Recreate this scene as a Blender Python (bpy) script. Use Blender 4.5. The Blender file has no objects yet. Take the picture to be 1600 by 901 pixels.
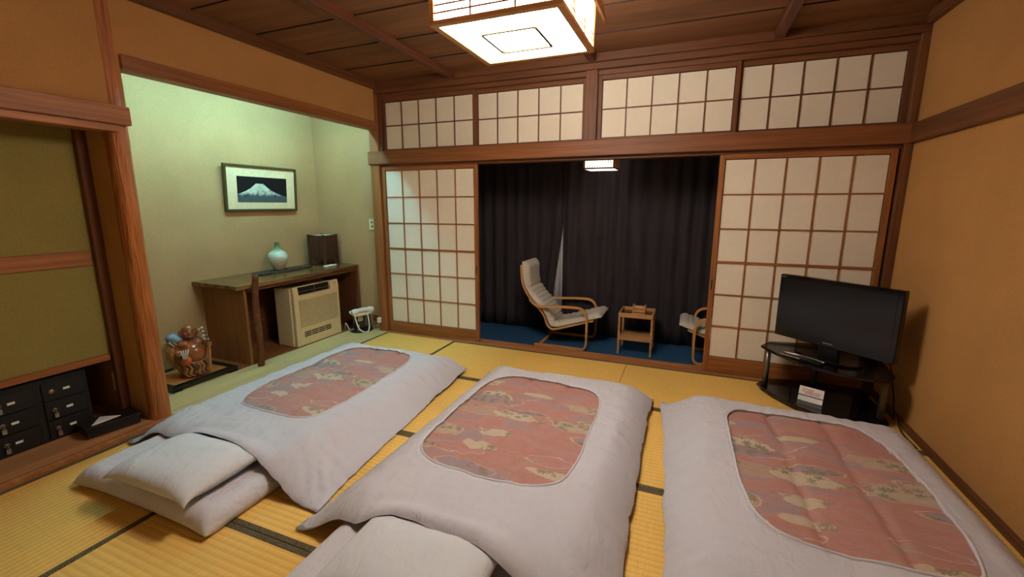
import bpy, bmesh, math, random
from mathutils import Vector, Matrix, noise
random.seed(7)
S = bpy.context.scene
C = S.collection
PI = math.pi

# ------------------------------------------------------------------ camera, world, exposure
def make_camera():
    yaw, pitch, roll = -0.3826, 0.1873, 0.0013
    cy, sy, cp, sp = math.cos(yaw), math.sin(yaw), math.cos(pitch), math.sin(pitch)
    f = Vector((sy*cp, cy*cp, -sp)); r = Vector((cy, -sy, 0)); u = r.cross(f)
    c, s = math.cos(roll), math.sin(roll)
    r, u = c*r + s*u, -s*r + c*u
    m = Matrix(((r.x, u.x, -f.x, 2.9983), (r.y, u.y, -f.y, -3.8367), (r.z, u.z, -f.z, 1.3658), (0, 0, 0, 1)))
    cd = bpy.data.cameras.new('camera'); cd.sensor_width = 36; cd.sensor_fit = 'HORIZONTAL'
    cd.lens = 36*686.2751/1600; cd.clip_start = 0.01
    co = bpy.data.objects.new('camera', cd); C.objects.link(co); co.matrix_world = m
    S.camera = co
make_camera()
wd = bpy.data.worlds.new('night'); S.world = wd; wd.use_nodes = True
wd.node_tree.nodes['Background'].inputs[0].default_value = (0.02, 0.022, 0.03, 1)
wd.node_tree.nodes['Background'].inputs[1].default_value = 0.3
S.view_settings.view_transform = 'Standard'; S.view_settings.look = 'None'
S.view_settings.gamma = 1; S.view_settings.use_curve_mapping = False
S.view_settings.exposure = 1.62
LAMP_PANEL = 12.0      # emission of the ceiling lantern's diffuser
LAMP_SIDE = 11.0
TUBE = 32.0            # fluorescent tube hidden behind the alcove lintel
VERANDA = 1.2

# ------------------------------------------------------------------ helpers
def lin(r, g, b):
    f = lambda v: (v/255/12.92) if v/255 <= 0.04045 else ((v/255+0.055)/1.055)**2.4
    return (f(r), f(g), f(b), 1)

def tag(o, label=None, cat=None, group=None, kind=None):
    if label: o['label'] = label
    if cat: o['category'] = cat
    if group: o['group'] = group
    if kind: o['kind'] = kind
    return o

def thing(name, label, cat, loc=(0, 0, 0), rz=0, group=None, kind=None):
    o = bpy.data.objects.new(name, None); C.objects.link(o)
    o.empty_display_size = 0.1
    o.location = loc; o.rotation_euler = (0, 0, rz)
    return tag(o, label, cat, group, kind)

def bx(bm, x0, x1, y0, y1, z0, z1, m=None):
    vs = [Vector(p) for p in ((x0,y0,z0),(x1,y0,z0),(x1,y1,z0),(x0,y1,z0),(x0,y0,z1),(x1,y0,z1),(x1,y1,z1),(x0,y1,z1))]
    if m: vs = [m @ v for v in vs]
    v = [bm.verts.new(p) for p in vs]
    for q in ((0,3,2,1),(4,5,6,7),(0,1,5,4),(1,2,6,5),(2,3,7,6),(3,0,4,7)):
        bm.faces.new([v[i] for i in q])
    return bm

def obj(name, bm, mat, parent=None, bevel=0, smooth=False, seg=1, subsurf=0):
    me = bpy.data.meshes.new(name)
    bmesh.ops.recalc_face_normals(bm, faces=bm.faces)
    bm.to_mesh(me); bm.free()
    me.materials.append(mat)
    if smooth:
        for p in me.polygons: p.use_smooth = True
    o = bpy.data.objects.new(name, me); C.objects.link(o)
    if parent: o.parent = parent
    if bevel:
        b = o.modifiers.new('bevel', 'BEVEL'); b.width = bevel; b.segments = seg; b.limit_method = 'ANGLE'; b.angle_limit = 0.6
    if subsurf:
        b = o.modifiers.new('sub', 'SUBSURF'); b.levels = subsurf; b.render_levels = subsurf
    return o

def box(name, x0, x1, y0, y1, z0, z1, mat, parent=None, bevel=0.002, m=None):
    return obj(name, bx(bmesh.new(), x0, x1, y0, y1, z0, z1, m), mat, parent, bevel)

def catmull(pts, n=6):
    pts = [Vector(p) for p in pts]; out = []
    P = [2*pts[0]-pts[1]] + pts + [2*pts[-1]-pts[-2]]
    for i in range(1, len(P)-2):
        for k in range(n):
            t = k/n; a, b, c, d = P[i-1], P[i], P[i+1], P[i+2]
            out.append(0.5*((2*b) + (c-a)*t + (2*a-5*b+4*c-d)*t*t + (3*b-a-3*c+d)*t**3))
    out.append(pts[-1]); return out

def tube(bm, pts, rad, n=8, cap=True):
    pts = [Vector(p) for p in pts]
    rs = rad if isinstance(rad, (list, tuple)) else [rad]*len(pts)
    rings = []; up = Vector((0, 0, 1))
    for i, p in enumerate(pts):
        t = (pts[min(i+1, len(pts)-1)] - pts[max(i-1, 0)]).normalized()
        if abs(t.dot(up)) > 0.97: up = Vector((1, 0, 0))
        a = t.cross(up).normalized(); b = t.cross(a).normalized(); up = -b if b.dot(up) < 0 else b
        b = t.cross(a).normalized()
        rings.append([bm.verts.new(p + rs[i]*(math.cos(2*PI*k/n)*a + math.sin(2*PI*k/n)*b)) for k in range(n)])
    for i in range(len(rings)-1):
        for k in range(n):
            bm.faces.new((rings[i][k], rings[i][(k+1) % n], rings[i+1][(k+1) % n], rings[i+1][k]))
    if cap:
        bm.faces.new(rings[0][::-1]); bm.faces.new(rings[-1])
    return bm

def lathe(bm, prof, n=32, c=(0, 0, 0)):
    rings = []
    for r, z in prof:
        rings.append([bm.verts.new((c[0]+r*math.cos(2*PI*k/n), c[1]+r*math.sin(2*PI*k/n), c[2]+z)) for k in range(n)])
    for i in range(len(rings)-1):
        for k in range(n):
            bm.faces.new((rings[i][k], rings[i][(k+1) % n], rings[i+1][(k+1) % n], rings[i+1][k]))
    bm.faces.new(rings[0][::-1]); bm.faces.new(rings[-1])
    return bm

def prism(bm, poly, z0, z1):
    a = [bm.verts.new((x, y, z0)) for x, y in poly]; b = [bm.verts.new((x, y, z1)) for x, y in poly]
    n = len(poly)
    bm.faces.new(a[::-1]); bm.faces.new(b)
    for i in range(n): bm.faces.new((a[i], a[(i+1) % n], b[(i+1) % n], b[i]))
    return bm

def strip_xz(bm, pts, th, y0, y1, n=6):
    """bent strip: smooth path in the x-z plane, thickness th, from y0 to y1"""
    p = catmull([(x, 0, z) for x, z in pts], n); R = []
    for i, q in enumerate(p):
        t = (p[min(i+1, len(p)-1)] - p[max(i-1, 0)]).normalized(); nn = Vector((-t.z, 0, t.x))*th/2
        R.append([bm.verts.new(v) for v in ((q.x-nn.x, y0, q.z-nn.z), (q.x-nn.x, y1, q.z-nn.z), (q.x+nn.x, y1, q.z+nn.z), (q.x+nn.x, y0, q.z+nn.z))])
    for i in range(len(R)-1):
        for k in range(4): bm.faces.new((R[i][k], R[i][(k+1) % 4], R[i+1][(k+1) % 4], R[i+1][k]))
    bm.faces.new(R[0][::-1]); bm.faces.new(R[-1])
    return bm

def ell(bm, c, r, rot=None, sub=3):
    m = Matrix.Translation(c) @ (rot if rot else Matrix.Identity(4)) @ Matrix.Diagonal((*r, 1))
    bmesh.ops.create_icosphere(bm, subdivisions=sub, radius=1, matrix=m)
    return bm

# ------------------------------------------------------------------ materials
M = {}
class NT:
    def __init__(s, name, rough=0.6, spec=0.3):
        s.m = bpy.data.materials.new(name); s.m.use_nodes = True; M[name] = s.m
        s.t = s.m.node_tree; s.b = s.t.nodes['Principled BSDF']
        s.b.inputs['Roughness'].default_value = rough; s.b.inputs['Specular IOR Level'].default_value = spec
    def n(s, typ, **kw):
        x = s.t.nodes.new(typ)
        for k, v in kw.items(): setattr(x, k, v)
        return x
    def set(s, node, key, val):
        if hasattr(val, 'is_linked') or isinstance(val, bpy.types.NodeSocket): s.t.links.new(val, node.inputs[key])
        else: node.inputs[key].default_value = val
    def coord(s, scale=(1, 1, 1), kind='Object', loc=(0, 0, 0)):
        tc = s.n('ShaderNodeTexCoord'); mp = s.n('ShaderNodeMapping')
        mp.inputs['Scale'].default_value = scale; mp.inputs['Location'].default_value = loc
        s.t.links.new(tc.outputs[kind], mp.inputs[0]); return mp.outputs[0]
    def noise(s, vec, scale=5, detail=4, rough=0.5, dist=0):
        x = s.n('ShaderNodeTexNoise'); s.set(x, 'Vector', vec)
        x.inputs['Scale'].default_value = scale; x.inputs['Detail'].default_value = detail
        x.inputs['Roughness'].default_value = rough; x.inputs['Distortion'].default_value = dist
        return x.outputs['Fac']
    def ramp(s, fac, stops, interp='LINEAR'):
        x = s.n('ShaderNodeValToRGB'); s.set(x, 0, fac); r = x.color_ramp; r.interpolation = interp
        while len(r.elements) < len(stops): r.elements.new(0.5)
        for e, (p, c) in zip(r.elements, stops):
            e.position = p; e.color = c if len(c) == 4 else (*c, 1)
        return x.outputs[0]
    def mix(s, fac, a, b, blend='MIX'):
        x = s.n('ShaderNodeMix', data_type='RGBA', blend_type=blend)
        s.set(x, 0, fac); s.set(x, 6, a); s.set(x, 7, b); return x.outputs[2]
    def math(s, op, a, b=0.0, c=None):
        x = s.n('ShaderNodeMath', operation=op); s.set(x, 0, a); s.set(x, 1, b)
        if c is not None: s.set(x, 2, c)
        return x.outputs[0]
    def col(s, v): s.set(s.b, 'Base Color', v); return s
    def bump(s, h, strength=0.2, dist=0.01):
        x = s.n('ShaderNodeBump'); x.inputs['Strength'].default_value = strength; x.inputs['Distance'].default_value = dist
        s.set(x, 'Height', h); s.t.links.new(x.outputs[0], s.b.inputs['Normal']); return s

def wood(name, c1, c2, axis='x', rough=0.5, fine=1.0, bump=0.08):
    k = NT(name, rough, 0.3)
    lo, hi = 1.6, 38.0*fine
    sc = {'x': (lo, hi, hi), 'y': (hi, lo, hi), 'z': (hi, hi, lo)}[axis]
    f = k.noise(k.coord(sc), 1.0, 5, 0.55, 0.6)
    lo2 = tuple(v*0.18 for v in sc)
    g = k.noise(k.coord(lo2, loc=(3, 1, 7)), 1.0, 2, 0.5)
    a = k.ramp(f, [(0.3, c1), (0.7, c2)])
    b = k.ramp(g, [(0.3, (0.78, 0.76, 0.74, 1)), (0.7, (1.12, 1.1, 1.08, 1))])
    k.col(k.mix(1.0, a, b, 'MULTIPLY')); k.bump(f, bump, 0.004)
    return k.m

def plain(name, c, rough=0.5, spec=0.3, metal=0, nz=0.0, nscale=30):
    k = NT(name, rough, spec); k.b.inputs['Metallic'].default_value = metal
    f = k.noise(k.coord(), nscale, 4)
    d = 0.06 + nz
    k.col(k.ramp(f, [(0.3, tuple(v*(1-d) for v in c[:3])), (0.7, tuple(min(1, v*(1+d)) for v in c[:3]))]))
    return k.m

def plaster(name, c1, c2):
    k = NT(name, 0.9, 0.1)
    f = k.noise(k.coord(), 130, 5, 0.7); g = k.noise(k.coord(loc=(5, 2, 1)), 3.0, 3)
    a = k.ramp(f, [(0.3, c1), (0.7, c2)])
    k.col(k.mix(1.0, a, k.ramp(g, [(0.3, (0.93, 0.93, 0.93, 1)), (0.7, (1.05, 1.05, 1.05, 1))]), 'MULTIPLY'))
    k.bump(f, 0.25, 0.003); return k.m

plaster('ochre_plaster', lin(174, 126, 72), lin(192, 143, 86))
plaster('alcove_plaster', lin(170, 134, 92), lin(188, 152, 108))
plaster('bounce_cream', lin(226, 216, 196), lin(234, 226, 208))
plaster('green_plaster', lin(132, 118, 62), lin(150, 134, 74))
WC1, WC2 = lin(130, 80, 41), lin(170, 108, 58)
for a in 'xyz':
    wood('wood_'+a, WC1, WC2, a)
    wood('dark_wood_'+a, lin(94, 57, 33), lin(124, 78, 46), a)
wood('ceiling_wood', lin(114, 75, 46), lin(140, 94, 59), 'x', 0.6, 0.5, 0.04)
wood('batten_wood', lin(90, 52, 34), lin(114, 68, 46), 'y')
wood('platform_wood', lin(176, 128, 82), lin(202, 154, 102), 'y', 0.45)
wood('alcove_floor_wood', lin(196, 172, 116), lin(212, 190, 134), 'y', 0.55, 0.7, 0.03)
wood('desk_wood', lin(70, 46, 24), lin(150, 112, 66), 'y', 0.22, 0.35)
wood('desk_panel_wood', lin(130, 88, 50), lin(150, 104, 62), 'z', 0.6)
wood('beam_wood', lin(112, 68, 38), lin(148, 92, 52), 'x')
wood('rail_wood', lin(146, 92, 50), lin(186, 122, 68), 'y')
wood('sill_wood', lin(150, 98, 56), lin(178, 122, 74), 'x')
wood('birch', lin(196, 140, 78), lin(216, 162, 98), 'x', 0.4)
wood('pale_bamboo', lin(176, 130, 80), lin(206, 160, 106), 'x', 0.5)
wood('lantern_wood', lin(206, 160, 106), lin(226, 184, 130), 'x', 0.5)
wood('walnut', lin(58, 36, 24), lin(86, 56, 36), 'z', 0.5)
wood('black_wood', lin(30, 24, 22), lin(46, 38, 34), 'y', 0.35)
wood('tray_wood', lin(176, 116, 56), lin(200, 140, 74), 'y', 0.4)
# rough adzed alcove post
k = NT('adzed_wood', 0.38, 0.45)
f = k.noise(k.coord((46, 46, 3.2)), 1, 3, 0.6, 0.8); g = k.noise(k.coord((60, 60, 4)), 1, 4, 0.6)
k.col(k.mix(0.4, k.ramp(f, [(0.3, lin(150, 84, 36)), (0.7, lin(212, 136, 64))]), k.ramp(g, [(0.3, lin(130, 70, 32)), (0.7, lin(200, 124, 60))])))
k.bump(f, 0.8, 0.02)
# bark log
k = NT('bark', 0.7, 0.2)
f = k.noise(k.coord((18, 18, 12)), 1, 5, 0.65, 0.5)
k.col(k.ramp(f, [(0.3, lin(74, 44, 26)), (0.55, lin(112, 68, 40)), (0.75, lin(136, 88, 54))])); k.bump(f, 0.5, 0.01)
# tatami: ribs along the mat's length
for a, sc in (('x', (0, 1, 0)), ('y', (1, 0, 0))):
    k = NT('tatami_'+a, 0.62, 0.25)
    w = k.n('ShaderNodeTexWave', wave_type='BANDS', bands_direction='Y' if a == 'x' else 'X', wave_profile='SIN')
    k.set(w, 'Vector', k.coord()); w.inputs['Scale'].default_value = 10.5; w.inputs['Distortion'].default_value = 0.15
    w.inputs['Detail'].default_value = 1
    s = (220, 8, 1) if a == 'x' else (8, 220, 1)
    f = k.noise(k.coord(s), 1, 4, 0.6); g = k.noise(k.coord(loc=(2, 8, 0)), 1.4, 3)
    c = k.ramp(f, [(0.25, lin(228, 178, 88)), (0.75, lin(244, 202, 112))])
    c = k.mix(1.0, c, k.ramp(w.outputs[1], [(0.0, (0.90, 0.89, 0.86, 1)), (0.5, (1.02, 1.02, 1.02, 1))]), 'MULTIPLY')
    c = k.mix(1.0, c, k.ramp(g, [(0.3, (0.93, 0.94, 0.92, 1)), (0.7, (1.05, 1.04, 1.0, 1))]), 'MULTIPLY')
    k.col(c); k.bump(w.outputs[1], 0.35, 0.004)
# tatami border cloth with woven dots
k = NT('border_cloth', 0.8, 0.1)
v = k.n('ShaderNodeTexVoronoi', feature='F1'); k.set(v, 'Vector', k.coord((22, 22, 0))); v.inputs['Randomness'].default_value = 0.25
k.col(k.ramp(v.outputs['Distance'], [(0.2, lin(150, 134, 90)), (0.28, lin(86, 78, 58))]))
# shoji paper: mostly opaque, a little light comes through
k = NT('shoji_paper', 0.85, 0.1)
f = k.noise(k.coord(), 26, 5, 0.6)
pc = k.ramp(f, [(0.3, lin(232, 220, 196)), (0.7, lin(236, 225, 202))]); k.col(pc)
tr = k.n('ShaderNodeBsdfTranslucent'); k.set(tr, 'Color', pc)
mx = k.n('ShaderNodeMixShader'); mx.inputs[0].default_value = 0.12
k.t.links.new(k.b.outputs[0], mx.inputs[1]); k.t.links.new(tr.outputs[0], mx.inputs[2])
k.t.links.new(mx.outputs[0], k.t.nodes['Material Output'].inputs[0])
# bed linen
def linen(name, c, wr=0.25):
    k = NT(name, 0.85, 0.12)
    f = k.noise(k.coord((1, 1, 1)), 7, 5, 0.55, 0.8); g = k.noise(k.coord((3, 1.1, 1), loc=(4, 4, 0)), 6, 4, 0.5, 1.5)
    k.col(k.ramp(f, [(0.3, tuple(v*0.965 for v in c[:3])), (0.7, c[:3])]))
    k.bump(k.math('ADD', f, g), wr, 0.02)
    k.b.inputs['Sheen Weight'].default_value = 0.1
linen('linen', lin(198, 195, 199), 0.45); linen('sheet', lin(206, 203, 206), 0.4); linen('pillow_cloth', lin(209, 210, 211), 0.35)
# patterned quilt fabric: rose clouds, cream drifts, maple leaves
k = NT('quilt_fabric', 0.75, 0.2)
n1 = k.noise(k.coord((1.4, 4.6, 1)), 2.0, 5, 0.55, 0.8)
base = k.ramp(n1, [(0.30, lin(146, 132, 136)), (0.40, lin(158, 128, 126)), (0.47, lin(176, 128, 118)), (0.55, lin(174, 118, 106)), (0.62, lin(176, 126, 110)), (0.70, lin(162, 136, 120))])
wob = k.n('ShaderNodeTexNoise'); k.set(wob, 'Vector', k.coord((3, 9, 1))); wob.inputs['Scale'].default_value = 1.6; wob.inputs['Detail'].default_value = 2
wo = k.n('ShaderNodeVectorMath', operation='MULTIPLY_ADD'); k.t.links.new(wob.outputs['Color'], wo.inputs[0]); wo.inputs[1].default_value = (0.55, 0.5, 0); k.t.links.new(k.coord((2.5, 7.6, 1), loc=(7.3, 3.1, 0)), wo.inputs[2])
cl = k.n('ShaderNodeTexVoronoi', feature='F1', voronoi_dimensions='2D'); k.t.links.new(wo.outputs[0], cl.inputs['Vector']); cl.inputs['Scale'].default_value = 1.0
cc = k.n('ShaderNodeSeparateColor'); k.t.links.new(cl.outputs['Color'], cc.inputs[0])
rad = k.math('MULTIPLY_ADD', cc.outputs[1], 0.24, 0.22)
dif = k.math('SUBTRACT', cl.outputs['Distance'], rad)
patch = k.ramp(dif, [(0.0, (1, 1, 1, 1)), (0.025, (0, 0, 0, 1))])
sel = k.math('GREATER_THAN', cc.outputs[0], 0.25)
cream = k.math('MULTIPLY', patch, sel)
rim = k.math('MULTIPLY', k.math('LESS_THAN', k.math('ABSOLUTE', k.math('SUBTRACT', dif, 0.05)), 0.014), k.math('GREATER_THAN', cc.outputs[2], 0.5))
v = k.n('ShaderNodeTexVoronoi', feature='F1', voronoi_dimensions='2D'); vc = k.coord((20, 25, 1)); k.set(v, 'Vector', vc); v.inputs['Scale'].default_value = 1.0
d = k.n('ShaderNodeVectorMath', operation='SUBTRACT'); k.t.links.new(vc, d.inputs[0]); k.t.links.new(v.outputs['Position'], d.inputs[1])
sp = k.n('ShaderNodeSeparateXYZ'); k.t.links.new(d.outputs[0], sp.inputs[0])
sc_ = k.n('ShaderNodeSeparateColor'); k.t.links.new(v.outputs['Color'], sc_.inputs[0])
ang = k.math('ADD', k.math('ARCTAN2', sp.outputs[1], sp.outputs[0]), k.math('MULTIPLY', sc_.outputs[0], 6.28))
lobe = k.math('ABSOLUTE', k.math('COSINE', k.math('MULTIPLY', ang, 3.0)))
lim = k.math('MULTIPLY_ADD', lobe, 0.30, 0.17)
leaf = k.math('LESS_THAN', v.outputs['Distance'], lim)
n3 = k.noise(k.coord((1.6, 3.4, 1), loc=(1, 9, 0)), 2.2, 2, 0.5)
leaf = k.math('MULTIPLY', leaf, k.ramp(n3, [(0.44, (0, 0, 0, 1)), (0.48, (1, 1, 1, 1))]))
leaf = k.math('MULTIPLY', leaf, k.math('MULTIPLY', k.ramp(dif, [(0.0, (1, 1, 1, 1)), (0.06, (0, 0, 0, 1))]), sel))
pc2 = k.ramp(cc.outputs[2], [(0.0, lin(190, 176, 146)), (0.45, lin(178, 162, 134)), (0.62, lin(170, 142, 120)), (0.8, lin(144, 130, 134))], 'CONSTANT')
c = k.mix(k.math('MULTIPLY', cream, 0.85), base, pc2)
c = k.mix(k.math('MULTIPLY', rim, 0.55), c, lin(204, 188, 160))
c = k.mix(k.math('MULTIPLY', leaf, 0.85), c, k.ramp(sc_.outputs[1], [(0.45, lin(104, 114, 92)), (0.55, lin(132, 110, 82))]))
fz = k.noise(k.coord((4, 10, 1)), 14, 4, 0.6)
c = k.mix(1.0, c, k.ramp(fz, [(0.3, (0.9, 0.9, 0.9, 1)), (0.7, (1.08, 1.08, 1.08, 1))]), 'MULTIPLY')
k.col(k.mix(0.14, c, lin(182, 158, 152))); k.bump(fz, 0.15, 0.01)
# misc
plain('cream_plastic', lin(220, 204, 160), 0.45); plain('white_plastic', lin(232, 228, 214), 0.35, 0.4)
plain('black_plastic', lin(16, 15, 15), 0.28, 0.4); plain('black_gloss', lin(14, 13, 14), 0.12, 0.5)
plain('screen', lin(20, 20, 22), 0.16, 0.5); plain('dark_slot', lin(40, 30, 24), 0.8)
plain('steel', lin(190, 186, 176), 0.3, 0.5, 0.9); plain('brass', lin(180, 160, 110), 0.35, 0.5, 0.9)
plain('grey_metal', lin(120, 112, 104), 0.35, 0.5, 0.7)
plain('cabinet_black', lin(36, 32, 30), 0.5, 0.3); plain('void_black', lin(14, 12, 11), 0.9, 0.05)
plain('white_card', lin(236, 232, 226), 0.7); plain('red_ink', lin(206, 96, 76), 0.7); plain('olive_band', lin(96, 84, 50), 0.7)
plain('slate', lin(58, 50, 42), 0.6, 0.25, 0, 0.35, 18)
plain('mat_board', lin(224, 202, 160), 0.7); plain('frame_wood', lin(74, 62, 34), 0.4)
plain('seat_fabric', lin(196, 188, 172), 0.85, 0.1, 0, 0.06, 60)
plain('smoked_glass', lin(60, 36, 26), 0.15, 0.5); plain('rope_brown', lin(70, 50, 36), 0.7)
plain('lace', lin(225, 222, 226), 0.9, 0.1)
plain('glaze_brown', lin(150, 84, 44), 0.2, 0.5, 0, 0.18, 20); plain('glaze_tan', lin(166, 122, 74), 0.4, 0.4, 0, 0.35, 60)
plain('glaze_dark', lin(82, 52, 34), 0.35, 0.4, 0, 0.2, 40); plain('glaze_blue', lin(120, 140, 158), 0.22, 0.5, 0, 0.25, 30)
plain('glaze_red', lin(190, 84, 48), 0.3, 0.4); plain('glaze_white', lin(206, 200, 186), 0.3, 0.4)
k = NT('curtain_cloth', 0.9, 0.08); f = k.noise(k.coord((3, 3, 0.4)), 6, 4)
k.col(k.ramp(f, [(0.3, lin(50, 45, 48)), (0.7, lin(62, 56, 58))]))
k = NT('blue_carpet', 0.95, 0.05); f = k.noise(k.coord(), 160, 4, 0.7)
k.col(k.ramp(f, [(0.3, lin(40, 72, 104)), (0.7, lin(56, 94, 128))])); k.bump(f, 0.4, 0.004)
# celadon vase: green-grey crackle, brown toward the foot where the glaze stops
k = NT('celadon', 0.12, 0.6); co = k.coord(); sp = k.n('ShaderNodeSeparateXYZ'); k.t.links.new(co, sp.inputs[0])
zz = k.math('ADD', sp.outputs[2], k.math('MULTIPLY', k.noise(co, 30, 3), 0.03))
k.col(k.ramp(k.math('MULTIPLY', zz, 3.5), [(0.0, lin(150, 128, 100)), (0.22, lin(176, 164, 138)), (0.5, lin(196, 204, 184)), (0.68, lin(178, 196, 172)), (0.78, lin(104, 138, 104)), (1.0, lin(84, 116, 82))]))
# mountain photograph (flat print)
k = NT('mountain_print', 0.5, 0.3); co = k.coord(kind='Generated'); sp = k.n('ShaderNodeSeparateXYZ'); k.t.links.new(co, sp.inputs[0])
u, w = sp.outputs[1], sp.outputs[2]
dd = k.math('SUBTRACT', k.math('ABSOLUTE', k.math('SUBTRACT', u, 0.43)), 0.075)
dd = k.math('MAXIMUM', dd, 0.0)
prof = k.math('ADD', k.math('MULTIPLY', k.math('EXPONENT', k.math('MULTIPLY', dd, -3.3)), 0.62), 0.12)
inside = k.math('LESS_THAN', w, prof)
nz = k.noise(k.coord((1, 14, 5), 'Generated'), 1, 5, 0.65, 0.8); nb = k.noise(k.coord((1, 22, 3), 'Generated', (2, 5, 1)), 1, 4, 0.6)
snow = k.ramp(k.math('ADD', w, k.math('MULTIPLY', nb, 0.35)), [(0.44, lin(74, 86, 92)), (0.56, lin(200, 206, 188))])
snow = k.mix(1.0, snow, k.ramp(nz, [(0.36, (0.35, 0.38, 0.36, 1)), (0.52, (1, 1, 1, 1))]), 'MULTIPLY')
low = k.ramp(w, [(0.2, lin(70, 80, 86)), (0.24, (0, 0, 0, 1))])
mt = k.mix(k.math('LESS_THAN', w, 0.2), snow, lin(72, 82, 86))
k.col(k.mix(inside, lin(14, 14, 18), mt))
def emit(name, c, s):
    k = NT(name, 0.6, 0.2); k.col((0.9, 0.88, 0.84, 1)); k.b.inputs['Emission Color'].default_value = c; k.b.inputs['Emission Strength'].default_value = s
emit('lamp_diffuser', (1.0, 0.94, 0.86, 1), LAMP_PANEL); emit('lamp_side', (1.0, 0.94, 0.86, 1), LAMP_SIDE)
emit('tube_light', (0.37, 1.0, 1.22, 1), TUBE); emit('veranda_glow', (1.0, 0.92, 0.80, 1), VERANDA)

# ------------------------------------------------------------------ setting: floor
YB = -4.75                                     # wall behind the camera
fl = box('floor', -0.01, 4.34, YB, -0.05, -0.2, -0.052, M['void_black'], None, 0)
tag(fl, 'golden straw mat floor with dark cloth borders across the whole room', 'floor', kind='structure')
def mat_piece(x0, x1, y0, y1, along):
    g = 0.0012
    m = box('tatami_mat', x0+g, x1-g, y0+g, y1-g, -0.05, 0, M['tatami_'+along], fl, 0.003)
    w = 0.028
    if along == 'x':
        for (a, b) in ((y0+g, y0+w), (y1-w, y1-g)): box('cloth_border', x0+g, x1-g, a, b, -0.02, 0.0018, M['border_cloth'], m, 0.0008)
    else:
        for (a, b) in ((x0+g, x0+w), (x1-w, x1-g)): box('cloth_border', a, b, y0+g, y1-g, -0.02, 0.0018, M['border_cloth'], m, 0.0008)
XL, XM, XR = 0.858, 2.565, 4.33
for y0, y1 in ((-1.79, -0.05), (-3.52, -1.79), (YB, -3.52)): mat_piece(0.0, XL, y0, y1, 'y')
ys = (-0.05, -0.884, -1.7955, -2.717, -3.63, YB)
for i in range(5):
    mat_piece(XL, XM, ys[i+1], ys[i], 'x'); mat_piece(XM, XR, ys[i+1], ys[i], 'x')
o = tag(box('floor_alcove', -0.96, -0.002, -2.25, 0.05, -0.1, 0.004, M['alcove_floor_wood'], None, 0.002), 'pale yellowish board floor of the lit alcove', 'floor', kind='structure')
box('inner_board', -0.95, -0.43, -1.47, 0.05, 0.0, 0.008, M['desk_panel_wood'], o, 0.001)
tag(box('floor_niche', -0.8, -0.004, -4.2, -2.2, -0.1, 0.03, M['platform_wood'], None, 0.003), 'low brown plank platform in front of the black drawer cabinet', 'platform', kind='structure')
tag(box('floor_veranda', -0.2, 4.45, 0.12, 1.2, -0.14, -0.08, M['blue_carpet'], None, 0), 'deep blue carpet of the narrow veranda', 'carpet', kind='structure')
sl = thing('trim_1', 'grooved wooden sill running under the paper doors', 'sill', (0, 0, 0), kind='structure')
box('sill_board', -0.02, 4.33, -0.05, 0.118, -0.13, -0.004, M['sill_wood'], sl, 0.002)
for a, b in ((-0.05, -0.004), (0.034, 0.044), (0.078, 0.118)): box('sill_rib', -0.0, 4.33, a, b, -0.01, 0.004, M['sill_wood'], sl, 0.001)

# ------------------------------------------------------------------ setting: walls
def wall(name, label, boxes, mat, cat='wall'):
    bm = bmesh.new()
    for b in boxes: bx(bm, *b)
    return tag(obj(name, bm, mat), label, cat, kind='structure')
wall('wall_right', 'ochre plaster wall on the right behind the television', [(4.332, 4.45, YB-0.1, 1.2, -0.2, 2.75)], M['ochre_plaster'])
wall('wall_left', 'ochre plaster band above the left alcove and niche', [(-0.14, -0.03, -2.2, 0.0, 2.19, 2.75), (-0.14, -0.03, YB, -2.2, 1.9, 2.75), (-0.14, -0.03, YB, -4.1, 0.0, 1.9)], M['ochre_plaster'])
wf = wall('wall_front', 'unseen wall behind the camera with cream screens added to bounce light', [(-0.2, 4.45, YB-0.1, YB, -0.2, 2.75)], M['ochre_plaster'])
for i_ in range(4): box('bounce_screen', 0.02+i_*1.08, 1.08+i_*1.08, YB, YB+0.03, 0.01, 1.76, M['bounce_cream'], wf, 0.003)  # unseen pale screens, added to bounce lamp light into the foreground
wall('wall_alcove_back', 'green lit plaster wall at the back of the alcove', [(-1.05, -0.95, -2.33, 0.15, 0.0, 2.6)], M['alcove_plaster'])
wall('wall_alcove_side', 'green lit plaster side wall of the alcove beside the paper door', [(-0.95, -0.06, 0.05, 0.15, 0.0, 2.6)], M['alcove_plaster'])
wall('wall_partition', 'brown plaster partition between alcove and drawer niche', [(-0.95, -0.096, -2.302, -2.2, 0.0, 2.6)], M['ochre_plaster'])
wall('ceiling_alcove', 'plain board ceiling above the alcove', [(-1.0, -0.12, -2.25, 0.1, 2.48, 2.53)], M['ceiling_wood'], 'ceiling')
wall('wall_niche', 'olive green plaster panel at the back of the shallow niche', [(-0.36, -0.29, -4.1, -2.302, 0.44, 1.92)], M['green_plaster'])
wall('wall_niche_void', 'black hollow behind the drawer cabinet', [(-0.85, -0.8, -4.2, -2.302, 0.0, 0.5), (-0.8, -0.36, -4.2, -2.302, 0.47, 0.5), (-0.8, -0.05, -4.2, -4.1, 0.0, 1.9)], M['void_black'])
wall('wall_veranda', 'dark end and window walls around the veranda', [(-0.25, -0.15, 0.12, 1.2, -0.2, 2.6), (-0.25, 4.45, 1.12, 1.2, -0.2, 2.6), (-0.25, -0.06, 0.12, 0.15, -0.1, 2.6)], M['ochre_plaster'])
wall('ceiling_veranda', 'dark board ceiling of the veranda', [(-0.25, 4.45, 0.02, 1.2, 2.5, 2.55)], M['ceiling_wood'], 'ceiling')

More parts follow.
